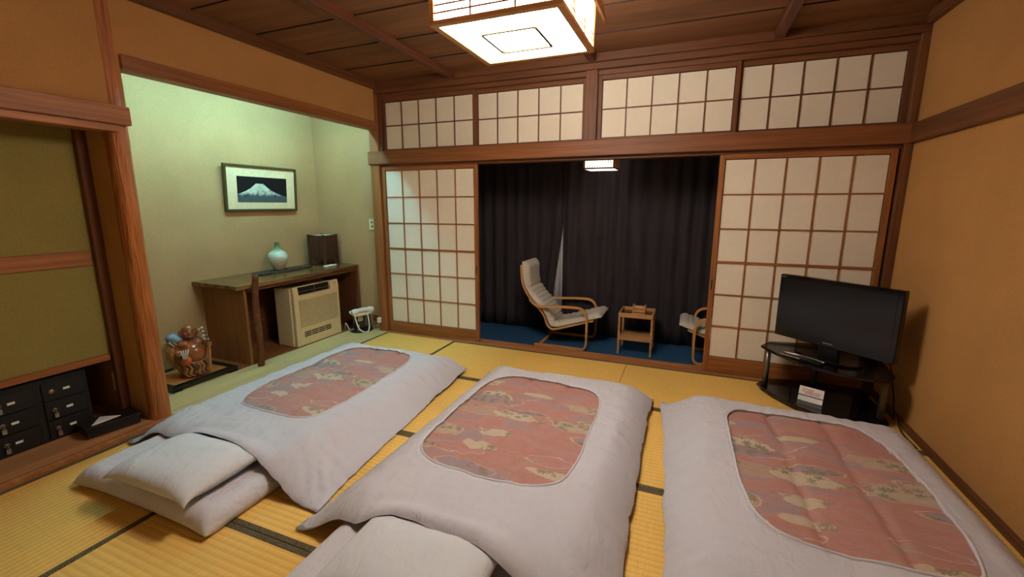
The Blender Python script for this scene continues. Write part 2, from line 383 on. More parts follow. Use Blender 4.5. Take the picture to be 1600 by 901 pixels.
# ceiling: lapped boards, battens, cornice
ce = box('ceiling', -0.1, 4.45, YB, 0.05, 2.60, 2.68, M['void_black'], None, 0)
tag(ce, 'dark brown wooden ceiling of wide lapped boards with battens', 'ceiling', kind='structure')
yy = 0.0; kk = 0
while yy > YB+0.05:
    y1 = max(yy-0.446, YB)
    rot = Matrix.Translation((0, yy, 2.563)) @ Matrix.Rotation(0.016, 4, 'X')
    bm = bx(bmesh.new(), -0.03, 4.335, -(yy-y1)-0.008, -0.001, 0.0, 0.012, rot)
    cb = obj('ceiling_board', bm, M['ceiling_wood'], ce, 0.001)
    obj('lap_shadow', bx(bmesh.new(), -0.03, 4.335, -(yy-y1)-0.0115, -(yy-y1)-0.008, 0.0, 0.013, rot), M['black_wood'], cb)  # black strip on each lap edge paints the shadow line of the step
    yy = y1; kk += 1
for xc in (0.87, 2.17, 3.48):
    box('ceiling_batten', xc-0.033, xc+0.033, YB, -0.03, 2.505, 2.566, M['batten_wood'], ce, 0.006)
co_ = thing('trim_2', 'stepped brown cornice around the ceiling', 'cornice', kind='structure')
box('cornice_left', -0.035, 0.025, YB, 0.0, 2.494, 2.57, M['dark_wood_y'], co_, 0.004)
box('cornice_right', 4.29, 4.335, YB, 0.0, 2.494, 2.57, M['dark_wood_y'], co_, 0.004)
box('cornice_back', -0.03, 4.335, -0.055, 0.02, 2.50, 2.57, M['dark_wood_x'], co_, 0.004)
box('cornice_back_step', -0.03, 4.335, -0.03, 0.04, 2.45, 2.502, M['dark_wood_x'], co_, 0.004)

# posts and beams
tag(box('trim_3', -0.115, -0.004, -0.03, 0.12, 0.0, 2.449, M['wood_z'], None, 0.004), 'square brown corner post between alcove and left paper door', 'post', kind='structure')
tag(box('trim_4', 4.284, 4.331, -0.031, 0.12, 0.0, 2.449, M['dark_wood_z'], None, 0.003), 'narrow dark post between right paper door and ochre wall', 'post', kind='structure')
nb_ = thing('trim_5', 'long brown lintel beam over the paper doors', 'beam', kind='structure')
box('beam', -0.125, 4.334, -0.05, 0.01, 1.772, 1.90, M['beam_wood'], nb_, 0.004)
box('groove_head', -0.004, 4.30, 0.0, 0.118, 1.747, 1.785, M['dark_wood_x'], nb_, 0.002)
tag(box('trim_6', 4.300, 4.334, YB, -0.05, 1.772, 1.898, M['dark_wood_y'], None, 0.004), 'dark brown rail along the right wall', 'rail', kind='structure')
tag(box('baseboard_right', 4.308, 4.334, YB, -0.03, 0.0, 0.04, M['dark_wood_y'], None, 0.003), 'thin dark baseboard along the right wall', 'baseboard', kind='structure')
tag(box('trim_7', -0.115, -0.012, -2.2, -0.02, 2.112, 2.192, M['wood_y'], None, 0.004), 'brown lintel above the alcove opening', 'lintel', kind='structure')
nl = thing('trim_8', 'doubled brown rail above the drawer niche', 'rail', kind='structure')
box('upper_rail', -0.14, 0.012, -4.7, -2.205, 1.805, 1.905, M['rail_wood'], nl, 0.004)
box('lower_rail', -0.13, 0.0, -4.7, -2.262, 1.765, 1.803, M['rail_wood'], nl, 0.003)
box('inner_head', -0.29, -0.13, -4.1, -2.33, 1.79, 1.83, M['dark_wood_y'], nl, 0.003)
nf = thing('trim_9', 'wooden strips framing the olive niche panel', 'trim', kind='structure')
box('corner_strip', -0.295, -0.255, -2.352, -2.302, 0.03, 1.80, M['dark_wood_z'], nf, 0.003)
box('middle_strip', -0.295, -0.278, -4.1, -2.362, 1.012, 1.10, M['wood_y'], nf, 0.003)
box('bottom_strip', -0.36, -0.268, -4.1, -2.362, 0.424, 0.461, M['wood_y'], nf, 0.003)
tag(box('trim_10', -0.032, 0.0, -4.2, -2.2, 0.004, 0.036, M['sill_wood'], None, 0.003), 'light wood edge strip of the low niche platform', 'trim', kind='structure')
tag(box('trim_11', -0.95, -0.937, -2.2, -1.35, 0.0, 0.02, M['white_card'], None, 0.002), 'thin pale skirting at the foot of the alcove wall', 'trim', kind='structure')
# round adzed alcove post
bm = bmesh.new(); rings = []
N, Hn = 20, 60
for i in range(Hn+1):
    z = 0.0 + 2.56*i/Hn
    rr = []
    for j in range(N):
        a = 2*PI*j/N
        r = 0.053*(1+0.035*math.sin(3*a+z*2)+0.03*noise.noise((math.cos(a)*2, math.sin(a)*2, z*7)))
        rr.append(bm.verts.new((-0.072+r*math.cos(a), -2.247+r*math.sin(a), z)))
    rings.append(rr)
for i in range(Hn):
    for j in range(N): bm.faces.new((rings[i][j], rings[i][(j+1) % N], rings[i+1][(j+1) % N], rings[i+1][j]))
bm.faces.new(rings[0][::-1]); bm.faces.new(rings[-1])
tag(obj('trim_12', bm, M['adzed_wood'], None, 0, True), 'rugged reddish alcove post with adzed ridges', 'post', kind='structure')

# ------------------------------------------------------------------ paper doors and transom windows
def lattice(root, x0, x1, y0, z0, z1, nc, nr, stile, top, bot, th, wm='', mid=None, kum=0.009):
    """stiles, rails, lattice bars and paper panes of one panel; front at y0, thickness th"""
    box('stile', x0, x0+stile, y0, y0+th, z0, z1, M[wm+'wood_z'], root, 0.002)
    box('stile', x1-stile, x1, y0, y0+th, z0, z1, M[wm+'wood_z'], root, 0.002)
    box('top_rail', x0+stile, x1-stile, y0+0.001, y0+th, z1-top, z1, M[wm+'wood_x'], root, 0.002)
    box('bottom_rail', x0+stile, x1-stile, y0+0.001, y0+th, z0, z0+bot, M[wm+'wood_x'], root, 0.002)
    xa, xb, za, zb = x0+stile, x1-stile, z0+bot, z1-top
    dx, dz = (xb-xa)/nc, (zb-za)/nr
    for i in range(1, nc): box('lattice_bar', xa+i*dx-kum/2, xa+i*dx+kum/2, y0+0.006, y0+0.02, za, zb, M[wm+'wood_z'], root, 0.001)
    for j in range(1, nr):
        h = kum*(2.0 if j == mid else 1)
        box('lattice_bar', xa, xb, y0+0.005, y0+0.02, za+j*dz-h/2, za+j*dz+h/2, M[wm+'wood_x'], root, 0.001)
    g = kum/2+0.0005
    me = None
    for i in range(nc):
        for j in range(nr):
            p = box('paper_pane', -dx/2+g, dx/2-g, -0.001, 0.001, -dz/2+g, dz/2-g, M['shoji_paper'], root, 0) if me is None else bpy.data.objects.new('paper_pane', me)
            if me is None: me = p.data
            else: C.objects.link(p); p.parent = root
            p.location = (xa+(i+.5)*dx, y0+0.017, za+(j+.5)*dz)
W_, Hs = 1.097, 1.746
d1 = thing('door_1', 'left sliding paper door with wooden lattice beside the alcove', 'paper door', kind='structure')
lattice(d1, 0.0, W_, 0.0, 0.004, Hs, 5, 6, 0.038, 0.034, 0.115, 0.03, '', 3)
box('finger_pull', W_-0.022, W_-0.012, -0.001, 0.004, 0.70, 0.78, M['black_plastic'], d1, 0.001)
d2 = thing('door_2', 'right sliding paper door with wooden lattice behind the television', 'paper door', kind='structure')
lattice(d2, 4.27-W_, 4.27, 0.0, 0.004, Hs, 5, 6, 0.038, 0.034, 0.13, 0.03, '', 3)
box('finger_pull', 4.27-W_+0.012, 4.27-W_+0.022, -0.001, 0.004, 0.70, 0.78, M['black_plastic'], d2, 0.001)
tl = ['leftmost paper transom window above the left door', 'second paper transom window from the left', 'third paper transom window from the left, right of the thick post', 'rightmost paper transom window beside the ochre wall']
for i, (a, b) in enumerate(((0.03, 1.085), (1.06, 2.115), (2.215, 3.265), (3.245, 4.285))):
    w = thing('window_%d' % (i+1), tl[i], 'transom window', kind='structure')
    lattice(w, a, b, 0.012 if i % 2 == 0 else 0.036, 1.9, 2.41, 5, 2, 0.032, 0.036, 0.02, 0.022, 'dark_')
tag(box('trim_13', 2.115, 2.215, -0.026, 0.078, 1.9, 2.449, M['dark_wood_z'], None, 0.004), 'thick dark post in the middle of the transom', 'post', kind='structure')
tag(box('trim_14', -0.0, 4.284, 0.0, 0.075, 2.41, 2.449, M['dark_wood_x'], None, 0.003), 'brown head rail above the transom windows', 'rail', kind='structure')
tag(box('trim_15', -0.004, 0.032, -0.01, 0.07, 1.9, 2.45, M['dark_wood_z'], None, 0.002), 'dark jamb at the left end of the transom', 'post', kind='structure')

# ------------------------------------------------------------------ ceiling lantern
def lantern():
    L = thing('ceiling_lantern', 'large square wooden ceiling lantern with glowing white panels', 'ceiling lamp', (2.19, -1.755, 2.122))
    h = 0.297; w = 0.032
    for s in (-1, 1):
        box('frame_bar', -h, h, s*h-(w if s > 0 else 0), s*h+(w if s < 0 else 0), 0, 0.02, M['lantern_wood'], L, 0.002)
        box('frame_bar', s*h-(w if s > 0 else 0), s*h+(w if s < 0 else 0), -h+w, h-w, 0, 0.02, M['lantern_wood'], L, 0.002)
        box('frame_bar', -h, h, s*h-(0.02 if s > 0 else 0), s*h+(0.02 if s < 0 else 0), 0.33, 0.36, M['lantern_wood'], L, 0.002)
        box('frame_bar', s*h-(0.02 if s > 0 else 0), s*h+(0.02 if s < 0 else 0), -h+.02, h-.02, 0.33, 0.36, M['lantern_wood'], L, 0.002)
        for t in (-1, 1): box('corner_post', s*h-0.024 if s > 0 else -h, h if s > 0 else -h+0.024, t*h-0.024 if t > 0 else -h, h if t > 0 else -h+0.024, 0.02, 0.33, M['lantern_wood'], L, 0.002)
    box('diffuser', -h+w, h-w, -h+w, h-w, 0.006, 0.012, M['lamp_diffuser'], L, 0)
    q = 0.128; t = 0.013
    for s in (-1, 1):
        box('ornament_bar', -q, q, s*q-t/2, s*q+t/2, -0.006, 0.006, M['frame_wood'], L, 0.001)
        box('ornament_bar', s*q-t/2, s*q+t/2, -q+t/2, q-t/2, -0.006, 0.006, M['frame_wood'], L, 0.001)
    i = h-0.018
    for s in (-1, 1):
        box('side_panel', -i, i, s*i-0.002, s*i+0.002, 0.024, 0.33, M['lamp_side'], L, 0)
        box('side_panel', s*i-0.002, s*i+0.002, -i+.004, i-.004, 0.024, 0.33, M['lamp_side'], L, 0)
        for z in (0.045, 0.075, 0.255, 0.285):
            box('lattice_bar', -h+.02, h-.02, s*(h-0.008)-0.004, s*(h-0.008)+0.004, z, z+0.007, M['wood_x'], L, 0)
            box('lattice_bar', s*(h-0.008)-0.004, s*(h-0.008)+0.004, -h+.02, h-.02, z, z+0.007, M['wood_x'], L, 0)
        for v in (-0.1, 0.1):
            box('lattice_bar', v-0.004, v+0.004, s*(h-0.006)-0.003, s*(h-0.006)+0.003, 0.02, 0.33, M['wood_x'], L, 0)
            box('lattice_bar', s*(h-0.006)-0.003, s*(h-0.006)+0.003, v-0.004, v+0.004, 0.02, 0.33, M['wood_x'], L, 0)
    # flared eave boards
    for a in range(4):
        m = Matrix.Rotation(a*PI/2, 4, 'Z')
        bm = bmesh.new()
        P = [(-h-.04, h+.04, 0.14), (h+.04, h+.04, 0.14), (h+.0, h+.0, 0.315), (-h, h, 0.315)]
        lo = [bm.verts.new(m @ Vector(p)) for p in P]; up = [bm.verts.new(m @ (Vector(p)+Vector((0, 0.008, 0.008)))) for p in P]
        bm.faces.new(lo); bm.faces.new(up[::-1])
        for k_ in range(4): bm.faces.new((lo[k_], up[k_], up[(k_+1) % 4], lo[(k_+1) % 4]))
        if a in (0, 2): bm.free(); continue
        obj('eave_board', bm, M['lantern_wood'], L)
    box('ceiling_mount', -0.12, 0.12, -0.12, 0.12, 0.36, 0.37, M['lantern_wood'], L, 0.002)
    box('ceiling_mount', -0.15, 0.15, -0.15, 0.15, 0.335, 0.36, M['lantern_wood'], L, 0.002)
    return L
lantern()

# fluorescent fitting behind the alcove lintel
t = thing('tube_lamp', 'fluorescent strip lamp hidden behind the alcove lintel', 'lamp', (-0.25, -1.05, 2.375))
for s_ in (-0.6, 0.6): obj('hanger_rod', tube(bmesh.new(), [(0, s_, 0), (0, s_, 0.105)], 0.006, 8), M['white_plastic'], t)
box('housing', -0.035, 0.035, -0.90, 0.90, -0.05, 0.0, M['white_plastic'], t, 0.004)
obj('tube', tube(bmesh.new(), [(0, -0.86, -0.075), (0, 0.86, -0.075)], 0.016, 12), M['tube_light'], t, 0, True)
for s in (-1, 1): box('socket', -0.015, 0.015, s*0.875-0.015, s*0.875+0.015, -0.095, -0.05, M['white_plastic'], t, 0.002)

# ------------------------------------------------------------------ beds
def smooth(a, b, x):
    t = min(1, max(0, (x-a)/(b-a))); return t*t*(3-2*t)
def rect_in(x, y, r):                     # signed distance inside an axis rectangle
    return min(x-r[0], r[1]-x, y-r[2], r[3]-y)

def puffy_slab(bm, cx, cy, w, d, z0, h, edge, n=(40, 40), horn=0.02, wr=0.004, seed=0, lift=0.0, sag=None):
    """a stuffed, seamed slab: thin pinched rim, rounded crown, corners drawn to points"""
    nx, ny = n; top, bot = [], []
    for j in range(ny+1):
        rt, rb = [], []
        for i in range(nx+1):
            u, v = 2*i/nx-1, 2*j/ny-1
            u = math.copysign(1-(1-abs(u))**1.5, u); v = math.copysign(1-(1-abs(v))**1.5, v)
            pin = 1 - horn*(1-abs(v)**3)*abs(u)**6; pinv = 1 - horn*(1-abs(u)**3)*abs(v)**6
            x, y = cx+u*w/2*pin, cy+v*d/2*pinv
            e = min((1-abs(u))*w/2, (1-abs(v))*d/2)
            ex, ey = (1-abs(u))*w/2, (1-abs(v))*d/2
            fx = 1-max(0, 1-ex/edge)**2.2; fy = 1-max(0, 1-ey/edge)**2.2
            pf = (max(fx, 0)*max(fy, 0))**0.6
            nz = wr*noise.noise((x*5+seed, y*7, seed))*pf + wr*0.25*noise.noise((x*22+seed, y*22, seed+3))*pf
            mid = z0+h*0.42+lift*(abs(u)**8*abs(v)**8)
            zt = mid+(h*0.58)*pf+nz
            zb = mid-(h*0.40)*min(1, pf*1.4)
            if sag: zt += sag(u, v)
            rt.append((x, y, zt)); rb.append((x, y, zb))
        top.append(rt); bot.append(rb)
    vt = [[bm.verts.new(p) for p in r] for r in top]
    vb = [[vt[j][i] if i in (0, nx) or j in (0, ny) else bm.verts.new(bot[j][i]) for i in range(nx+1)] for j in range(ny+1)]
    for j in range(ny):
        for i in range(nx):
            bm.faces.new((vt[j][i], vt[j][i+1], vt[j+1][i+1], vt[j+1][i]))
            bm.faces.new((vb[j][i], vb[j+1][i], vb[j+1][i+1], vb[j][i+1]))
    return bm

MT = 0.10        # mattress height
def mattress(label, r, seed):
    cx, cy, w, d = (r[0]+r[1])/2, (r[2]+r[3])/2, r[1]-r[0], r[3]-r[2]
    bm = puffy_slab(bmesh.new(), 0, 0, w, d, 0.003, MT, 0.07, (50, 90), 0.012, 0.006, seed, -0.02)
    T = thing('futon_mattress', label, 'mattress', (cx, cy, 0), 0, 'white floor mattresses')
    obj('sheeted_pad', bm, M['sheet'], T, 0, True)
    for a in (0.105, 0.125): box('sheet_hem', w/2-a, w/2-a+0.009, -d/2+0.10, d/2-0.3, MT-0.003, MT+0.006, M['sheet'], T, 0.002)
    return T

def pillow(label, cx, cy, w, d, z, rz, seed, group='pillows'):
    T = thing('pillow', label, 'pillow', (cx, cy, z), rz, group)
    bm = puffy_slab(bmesh.new(), 0, 0, w, d, 0.0, 0.115, 0.17, (44, 36), 0.05, 0.009, seed, -0.03)
    obj('pillow_case', bm, M['pillow_cloth'], T, 0, True)
    return T

def duvet(label, quad, mr, pil, win, seed, pz=0.0, wav=0.02, tip=0.0, sink=0.0):
    """quilt in a white cover with a window that shows the printed fabric"""
    FL, FR, BR, BL = [Vector(q) for q in quad]
    cx, cy = sum(q[0] for q in quad)/4, sum(q[1] for q in quad)/4
    T = thing('duvet', label, 'duvet', (cx, cy, 0), 0, 'duvets with printed panels')
    def P(u, v):
        p = (FL*(1-u)+FR*u)*(1-v) + (BL*(1-u)+BR*u)*v
        eu, ev = 2*u-1, 2*v-1
        b = wav*(1-abs(ev)**2.5)*abs(eu)**5; bv = wav*1.3*(1-abs(eu)**2.5)*abs(ev)**5
        q = p.copy()
        q.x -= math.copysign(b, eu); q.y -= math.copysign(bv, ev)
        k1 = abs(eu)**6; k2 = abs(ev)**6
        q.x += k1*(0.014*noise.noise((q.y*5+seed, 3.1*eu, 1))+0.009*noise.noise((q.y*19+seed, eu, 4))); q.y += k2*(0.02*noise.noise((q.x*5+seed, ev*2.7, 5))+0.008*noise.noise((q.x*19+seed, ev, 6)))
        return q
    def under(x, y):
        m = smooth(-0.19, 0.05, rect_in(x, y, mr))
        h = 0.008 + (MT+0.004)*m
        if pil:
            pxy = ((x-pil[0])/(pil[2]/2), (y-pil[1])/(pil[3]/2))
            rr = (abs(pxy[0])**4+abs(pxy[1])**4)**0.25
            h += 0.10*smooth(1.4, 0.7, rr)*m
        return h
    def levels(u, v):
        p = P(u, v)
        wx = (FR-FL).length; wy = (BL-FL).length
        ex, ey = min(u, 1-u)*wx, min(v, 1-v)*wy
        fx = 1-math.exp(-ex/0.075); fy = 1-math.exp(-ey/0.075)
        puff = 0.07*(max(0, fx*fy))**0.85
        lo = under(p.x, p.y)
        wr = min(1, 6*min(u, 1-u, v, 1-v))
        n_ = 0.016*noise.noise((p.x*3.3+seed, p.y*3.3, seed)) + 0.004*noise.noise((p.x*11, p.y*11+seed, 2))
        edge = math.exp(-min(ex, ey)/0.16)
        fr = (p.y*26, p.x*5) if ex < ey else (p.x*26, p.y*5)
        n_ += 0.042*edge*noise.noise((fr[0]+seed, fr[1], 7))*min(1, min(ex, ey)/0.03)
        n_ += 0.018*noise.noise((p.x*4+p.y*9+seed, p.x*2-p.y*1.5, 9))*smooth(0.5, 0.9, max(abs(2*u-1), abs(2*v-1)))
        # long soft folds running in from the corners
        ax, ay = abs(2*u-1), abs(2*v-1)
        cor = smooth(0.55, 0.95, ax)*smooth(0.6, 0.98, ay)
        n_ += 0.018*cor*math.sin((ex-ey)*60+3*noise.noise((ex*8, ey*8, seed)))*min(1, min(ex, ey)/0.05)
        return p, lo, lo+puff+n_*wr+sink*0
    u0, u1, v0, v1 = win
    ru, rv = 0.16*(u1-u0)/0.55, 0.15*(v1-v0)/0.6
    # window boundary and matching outer boundary
    NB = 96; inner, outer = [], []
    wv = lambda s: 0.006*math.sin(s*9+seed)+0.004*math.sin(s*23+seed*2)
    def side(a, b, k_):
        for i in range(NB):
            t = i/NB; s = a[0]+(b[0]-a[0])*t, a[1]+(b[1]-a[1])*t
            outer.append(s)
            U, V = 2*s[0]-1, 2*s[1]-1
            # square -> superellipse
            e = 4.6; nrm = (abs(U)**e+abs(V)**e)**(1/e); U, V = U/nrm, V/nrm
            o_ = wv(k_+t)
            inner.append(((u0+u1)/2+(u1-u0)/2*U*(1+o_), (v0+v1)/2+(v1-v0)/2*V*(1+o_)))
    side((0, 0), (1, 0), 0); side((1, 0), (1, 1), 1); side((1, 1), (0, 1), 2); side((0, 1), (0, 0), 3)
    n = len(inner); R = 30
    org = Vector((cx, cy, 0))
    bm = bmesh.new(); ring = []
    for k_ in range(R+1):
        t = 1-(1-k_/R)**1.6; row = []
        for (iu, iv), (ou, ov) in zip(inner, outer):
            u, v = iu+(ou-iu)*t, iv+(ov-iv)*t
            p, lo, hi = levels(u, v)
            if k_ == R: hi = lo+0.006
            lip = 0.006*math.exp(-((t)/0.02)**2) if k_ < 3 else 0
            row.append(bm.verts.new(Vector((p.x, p.y, hi+lip))-org))
        ring.append(row)
    # tuck the inner rim down
    row = []
    for (iu, iv) in inner:
        p, lo, hi = levels(iu, iv); row.append(bm.verts.new(Vector((p.x, p.y, hi-0.012))-org))
    ring.insert(0, row)
    for k_ in range(len(ring)-1):
        for i in range(n): bm.faces.new((ring[k_][i], ring[k_][(i+1) % n], ring[k_+1][(i+1) % n], ring[k_+1][i]))
    # underside, from the outer rim inwards
    prev = ring[-1]
    for t in (0.93, 0.8, 0.5, 0.2):
        row = []
        for (ou, ov) in outer:
            u, v = 0.5+(ou-.5)*t, 0.5+(ov-.5)*t
            p, lo, hi = levels(u, v); row.append(bm.verts.new(Vector((p.x, p.y, lo))-org))
        for i in range(n): bm.faces.new((prev[i], prev[(i+1) % n], row[(i+1) % n], row[i]))
        prev = row
    bm.faces.new(prev)
    cov = obj('white_cover', bm, M['linen'], T, 0, True)
    # printed panel with quilting hollows
    bm = bmesh.new(); G = 46; g = []
    for j in range(G+1):
        row = []
        for i in range(G+1):
            U, V = 2*i/G-1, 2*j/G-1
            m_ = max(abs(U), abs(V)); e = 4.6; nrm = (abs(U)**e+abs(V)**e)**(1/e)
            if nrm > 0: U, V = U*m_/nrm, V*m_/nrm
            u, v = (u0+u1)/2+(u1-u0)/2*U*1.012, (v0+v1)/2+(v1-v0)/2*V*1.012
            p, lo, hi = levels(u, v)
            s1 = min(abs(U+0.34), abs(U-0.34)); s2 = min(abs(V-q) for q in (-0.6, -0.2, 0.2, 0.6))
            h = hi-0.004-0.013*math.exp(-(s1/0.05)**2)-0.010*math.exp(-(s2/0.06)**2)+0.006*(1-m_)
            row.append(bm.verts.new(Vector((p.x, p.y, h))-org))
        g.append(row)
    for j in range(G):
        for i in range(G): bm.faces.new((g[j][i], g[j][i+1], g[j+1][i+1], g[j+1][i]))
    pn = obj('printed_panel', bm, M['quilt_fabric'], T, 0, True)
    pn['label'] = 'rose printed quilt panel with cream clouds and leaves'
    # white piping round the window
    pts = []
    for (iu, iv) in inner:
        p, lo, hi = levels(iu, iv); pts.append(Vector((p.x, p.y, hi+0.005))-org)
    bm = bmesh.new(); tube(bm, pts+[pts[0]], 0.0055, 6)
    obj('piping', bm, M['sheet'], pn, 0, True)
    return T

M1 = (0.27, 1.24, -2.84, -0.88); M2 = (1.74, 2.72, -3.02, -0.92); M3 = (3.12, 4.12, -3.0, -0.92)
mattress('white floor mattress of the leftmost bed, near the drawer niche', M1, 1)
mattress('white floor mattress of the middle bed', M2, 2)
mattress('white floor mattress under the right duvet by the television', M3, 3)
pillow('white pillow on the leftmost bed', 0.86, -2.655, 0.56, 0.40, MT+0.012, 0.02, 4)
pillow('pale grey-white pillow on the middle bed at the bottom edge', 2.20, -2.77, 0.56, 0.40, MT+0.012, 0.03, 5)
duvet('duvet on the leftmost bed, one corner pointing to the alcove post', [(0.05, -2.50), (1.53, -2.54), (1.36, -0.76), (0.06, -0.72)], M1, (0.86, -2.655, 0.56, 0.40), (0.26, 0.76, 0.20, 0.87), 11)
duvet('duvet on the middle bed, between the other two', [(1.53, -2.65), (2.88, -2.70), (2.84, -0.76), (1.54, -0.70)], M2, (2.20, -2.77, 0.56, 0.40), (0.19, 0.79, 0.215, 0.80), 23)
duvet('duvet on the rightmost bed, along the ochre wall', [(3.0, -2.66), (4.26, -2.66), (4.26, -0.86), (2.89, -0.77)], M3, None, (0.25, 0.81, 0.255, 0.86), 37)

# ------------------------------------------------------------------ veranda: curtains, chairs, table, lamp
def curtain(label, x0, x1, lean=None, seed=0, y=0.955):
    bm = bmesh.new(); nx = int((x1-x0)/0.008); nz = 14; g = []
    for j in range(nz+1):
        z = -0.068+2.5*j/nz; row = []
        for i in range(nx+1):
            s = i/nx; x = x0+(x1-x0)*s
            amp = 0.015+0.009*noise.noise((x*3+seed, z*0.4, 1))
            w = math.sin(x*2*PI/0.15+4.2*noise.noise((x*2.0+seed, 0, 2))+0.5*noise.noise((x, z*0.7, seed)))
            yy = y+amp*w+0.01*noise.noise((x*6, z, seed))
            xx = x
            if lean: xx += lean(s, z)
            zz = z+(0.012*noise.noise((x*4, seed, 0)) if j == 0 else 0)
            row.append(bm.verts.new((xx, yy, zz)))
        g.append(row)
    for j in range(nz):
        for i in range(nx): bm.faces.new((g[j][i], g[j][i+1], g[j+1][i+1], g[j+1][i]))
    T = thing('curtain', label, 'curtain', (0, 0, 0), 0, 'dark pleated curtains')
    o = obj('pleated_cloth', bm, M['curtain_cloth'], T, 0, True)
    sd = o.modifiers.new('th', 'SOLIDIFY'); sd.thickness = 0.003
    box('hem', x0+0.01, x1-0.01, y-0.002, y+0.002, -0.07, -0.068, M['curtain_cloth'], T, 0)
    return T
curtain('dark brown pleated curtain behind the armchair, left of the pale gap', -0.13, 1.715, lambda s, z: -0.19*max(0, (1.5-z)/1.5)*smooth(0.8, 1, s), 3, 0.985)
curtain('dark brown pleated curtain right of the pale gap, behind the small table', 1.69, 4.42, None, 9, 0.925)
bm = bmesh.new(); g = []
for j in (0, 1):
    g.append([bm.verts.new((1.35+0.7*i/60, 1.06+0.012*math.sin(i*0.9), -0.06+2.4*j)) for i in range(61)])
for i in range(60): bm.faces.new((g[0][i], g[0][i+1], g[1][i+1], g[1][i]))
o = obj('lace_curtain', bm, M['lace'], None, 0, True); o.modifiers.new('th', 'SOLIDIFY').thickness = 0.002
tag(o, 'pale lace curtain showing through the gap of the dark curtains', 'curtain')
for nme, lb, y in (('trim_16', 'curtain track above the veranda window', 0.955),):
    tag(box(nme, -0.13, 4.43, y-0.05, y+0.1, 2.44, 2.5, M['dark_wood_x'], None, 0.002), lb, 'curtain rail', kind='structure')

def armchair(label, ox, mirror):
    T = thing('bentwood_armchair', label, 'armchair', (ox, 0.36, -0.08), 0, 'bentwood veranda armchairs')
    s = -1 if mirror else 1
    X = lambda p: [(s*(x-1.80), z+0.08) for x, z in p]
    arm = X([(1.50, 0.41), (1.55, 0.362), (1.62, 0.338), (1.82, 0.352), (1.98, 0.357), (2.05, 0.345), (2.093, 0.30), (2.107, 0.22), (2.107, 0.05), (2.10, -0.035), (2.065, -0.069), (2.0, -0.070), (1.8, -0.070), (1.56, -0.070)])
    seat = X([(1.394, 0.755), (1.40, 0.62), (1.43, 0.51), (1.50, 0.40), (1.588, 0.312), (1.65, 0.235), (1.685, 0.145), (1.735, 0.103), (1.81, 0.115), (1.96, 0.165), (2.166, 0.232)])
    for y in (0.0, 0.475):
        a = obj('arm_leg', strip_xz(bmesh.new(), arm, 0.021, y, y+0.036), M['birch'], T, 0.002)
        b = obj('side_rail', strip_xz(bmesh.new(), seat, 0.019, y+0.042 if y < .2 else y-0.04, y+0.074 if y < .2 else y-0.008), M['birch'], T, 0.002)
    cr = catmull([(x, 0, z) for x, z in seat], 6)
    for f_ in (0.06, 0.3, 0.62, 0.95):
        q = cr[int(f_*(len(cr)-1))]
        box('cross_rail', q.x-0.012, q.x+0.012, 0.07, 0.445, q.z-0.012, q.z+0.012, M['birch'], T, 0.003)
    fx = sorted((s*(1.60-1.80), s*(1.63-1.80)))
    box('floor_rail', fx[0], fx[1], 0.036, 0.475, 0.002, 0.022, M['birch'], T, 0.003)
    # cushion: head pad, back and seat in one quilted strip
    off = X([(1.40, 0.79), (1.405, 0.64), (1.44, 0.52), (1.51, 0.41), (1.60, 0.322), (1.665, 0.245), (1.70, 0.16), (1.75, 0.125), (1.84, 0.138), (2.0, 0.192), (2.15, 0.240), (2.245, 0.272)])
    p = catmull([(x, 0, z) for x, z in off], 12); n = len(p)
    bm = bmesh.new(); rows = []
    NW = 14
    for i, q in enumerate(p):
        t = (p[min(i+1, n-1)]-p[max(i-1, 0)]).normalized(); nn = Vector((-t.z, 0, t.x))*s
        f_ = i/(n-1); e = min(1, min(f_, 1-f_)/0.035)
        th = 0.055+0.02*smooth(0.2, 0.05, f_)
        if 0.22 < f_ < 0.95: th += 0.005*math.cos((f_-0.22)*2*PI*26)
        if abs(f_-0.2) < 0.012: th *= 0.75
        ring = []
        for k_ in range(NW+1):
            w = k_/NW; ee = min(1, min(w, 1-w)/0.1)
            ring.append(q + nn*(th*(0.25+0.75*ee**0.5)*(0.2+0.8*e**0.5)) + Vector((0, 0.045+0.42*w, 0)))
        for k_ in range(NW, -1, -1):
            ring.append(q + nn*0.004 + Vector((0, 0.045+0.42*k_/NW, 0)))
        rows.append([bm.verts.new(v) for v in ring])
    m_ = len(rows[0])
    for i in range(n-1):
        for k_ in range(m_): bm.faces.new((rows[i][k_], rows[i][(k_+1) % m_], rows[i+1][(k_+1) % m_], rows[i+1][k_]))
    bm.faces.new(rows[0][::-1]); bm.faces.new(rows[-1])
    o = obj('cushion', bm, M['seat_fabric'], T, 0, True); o['label'] = 'pale grey quilted cushion with head pad'
    return T
armchair('bentwood armchair with pale grey cushion in front of the curtain gap', 1.80, False)
armchair('bentwood armchair half hidden behind the right paper door', 3.41, True)

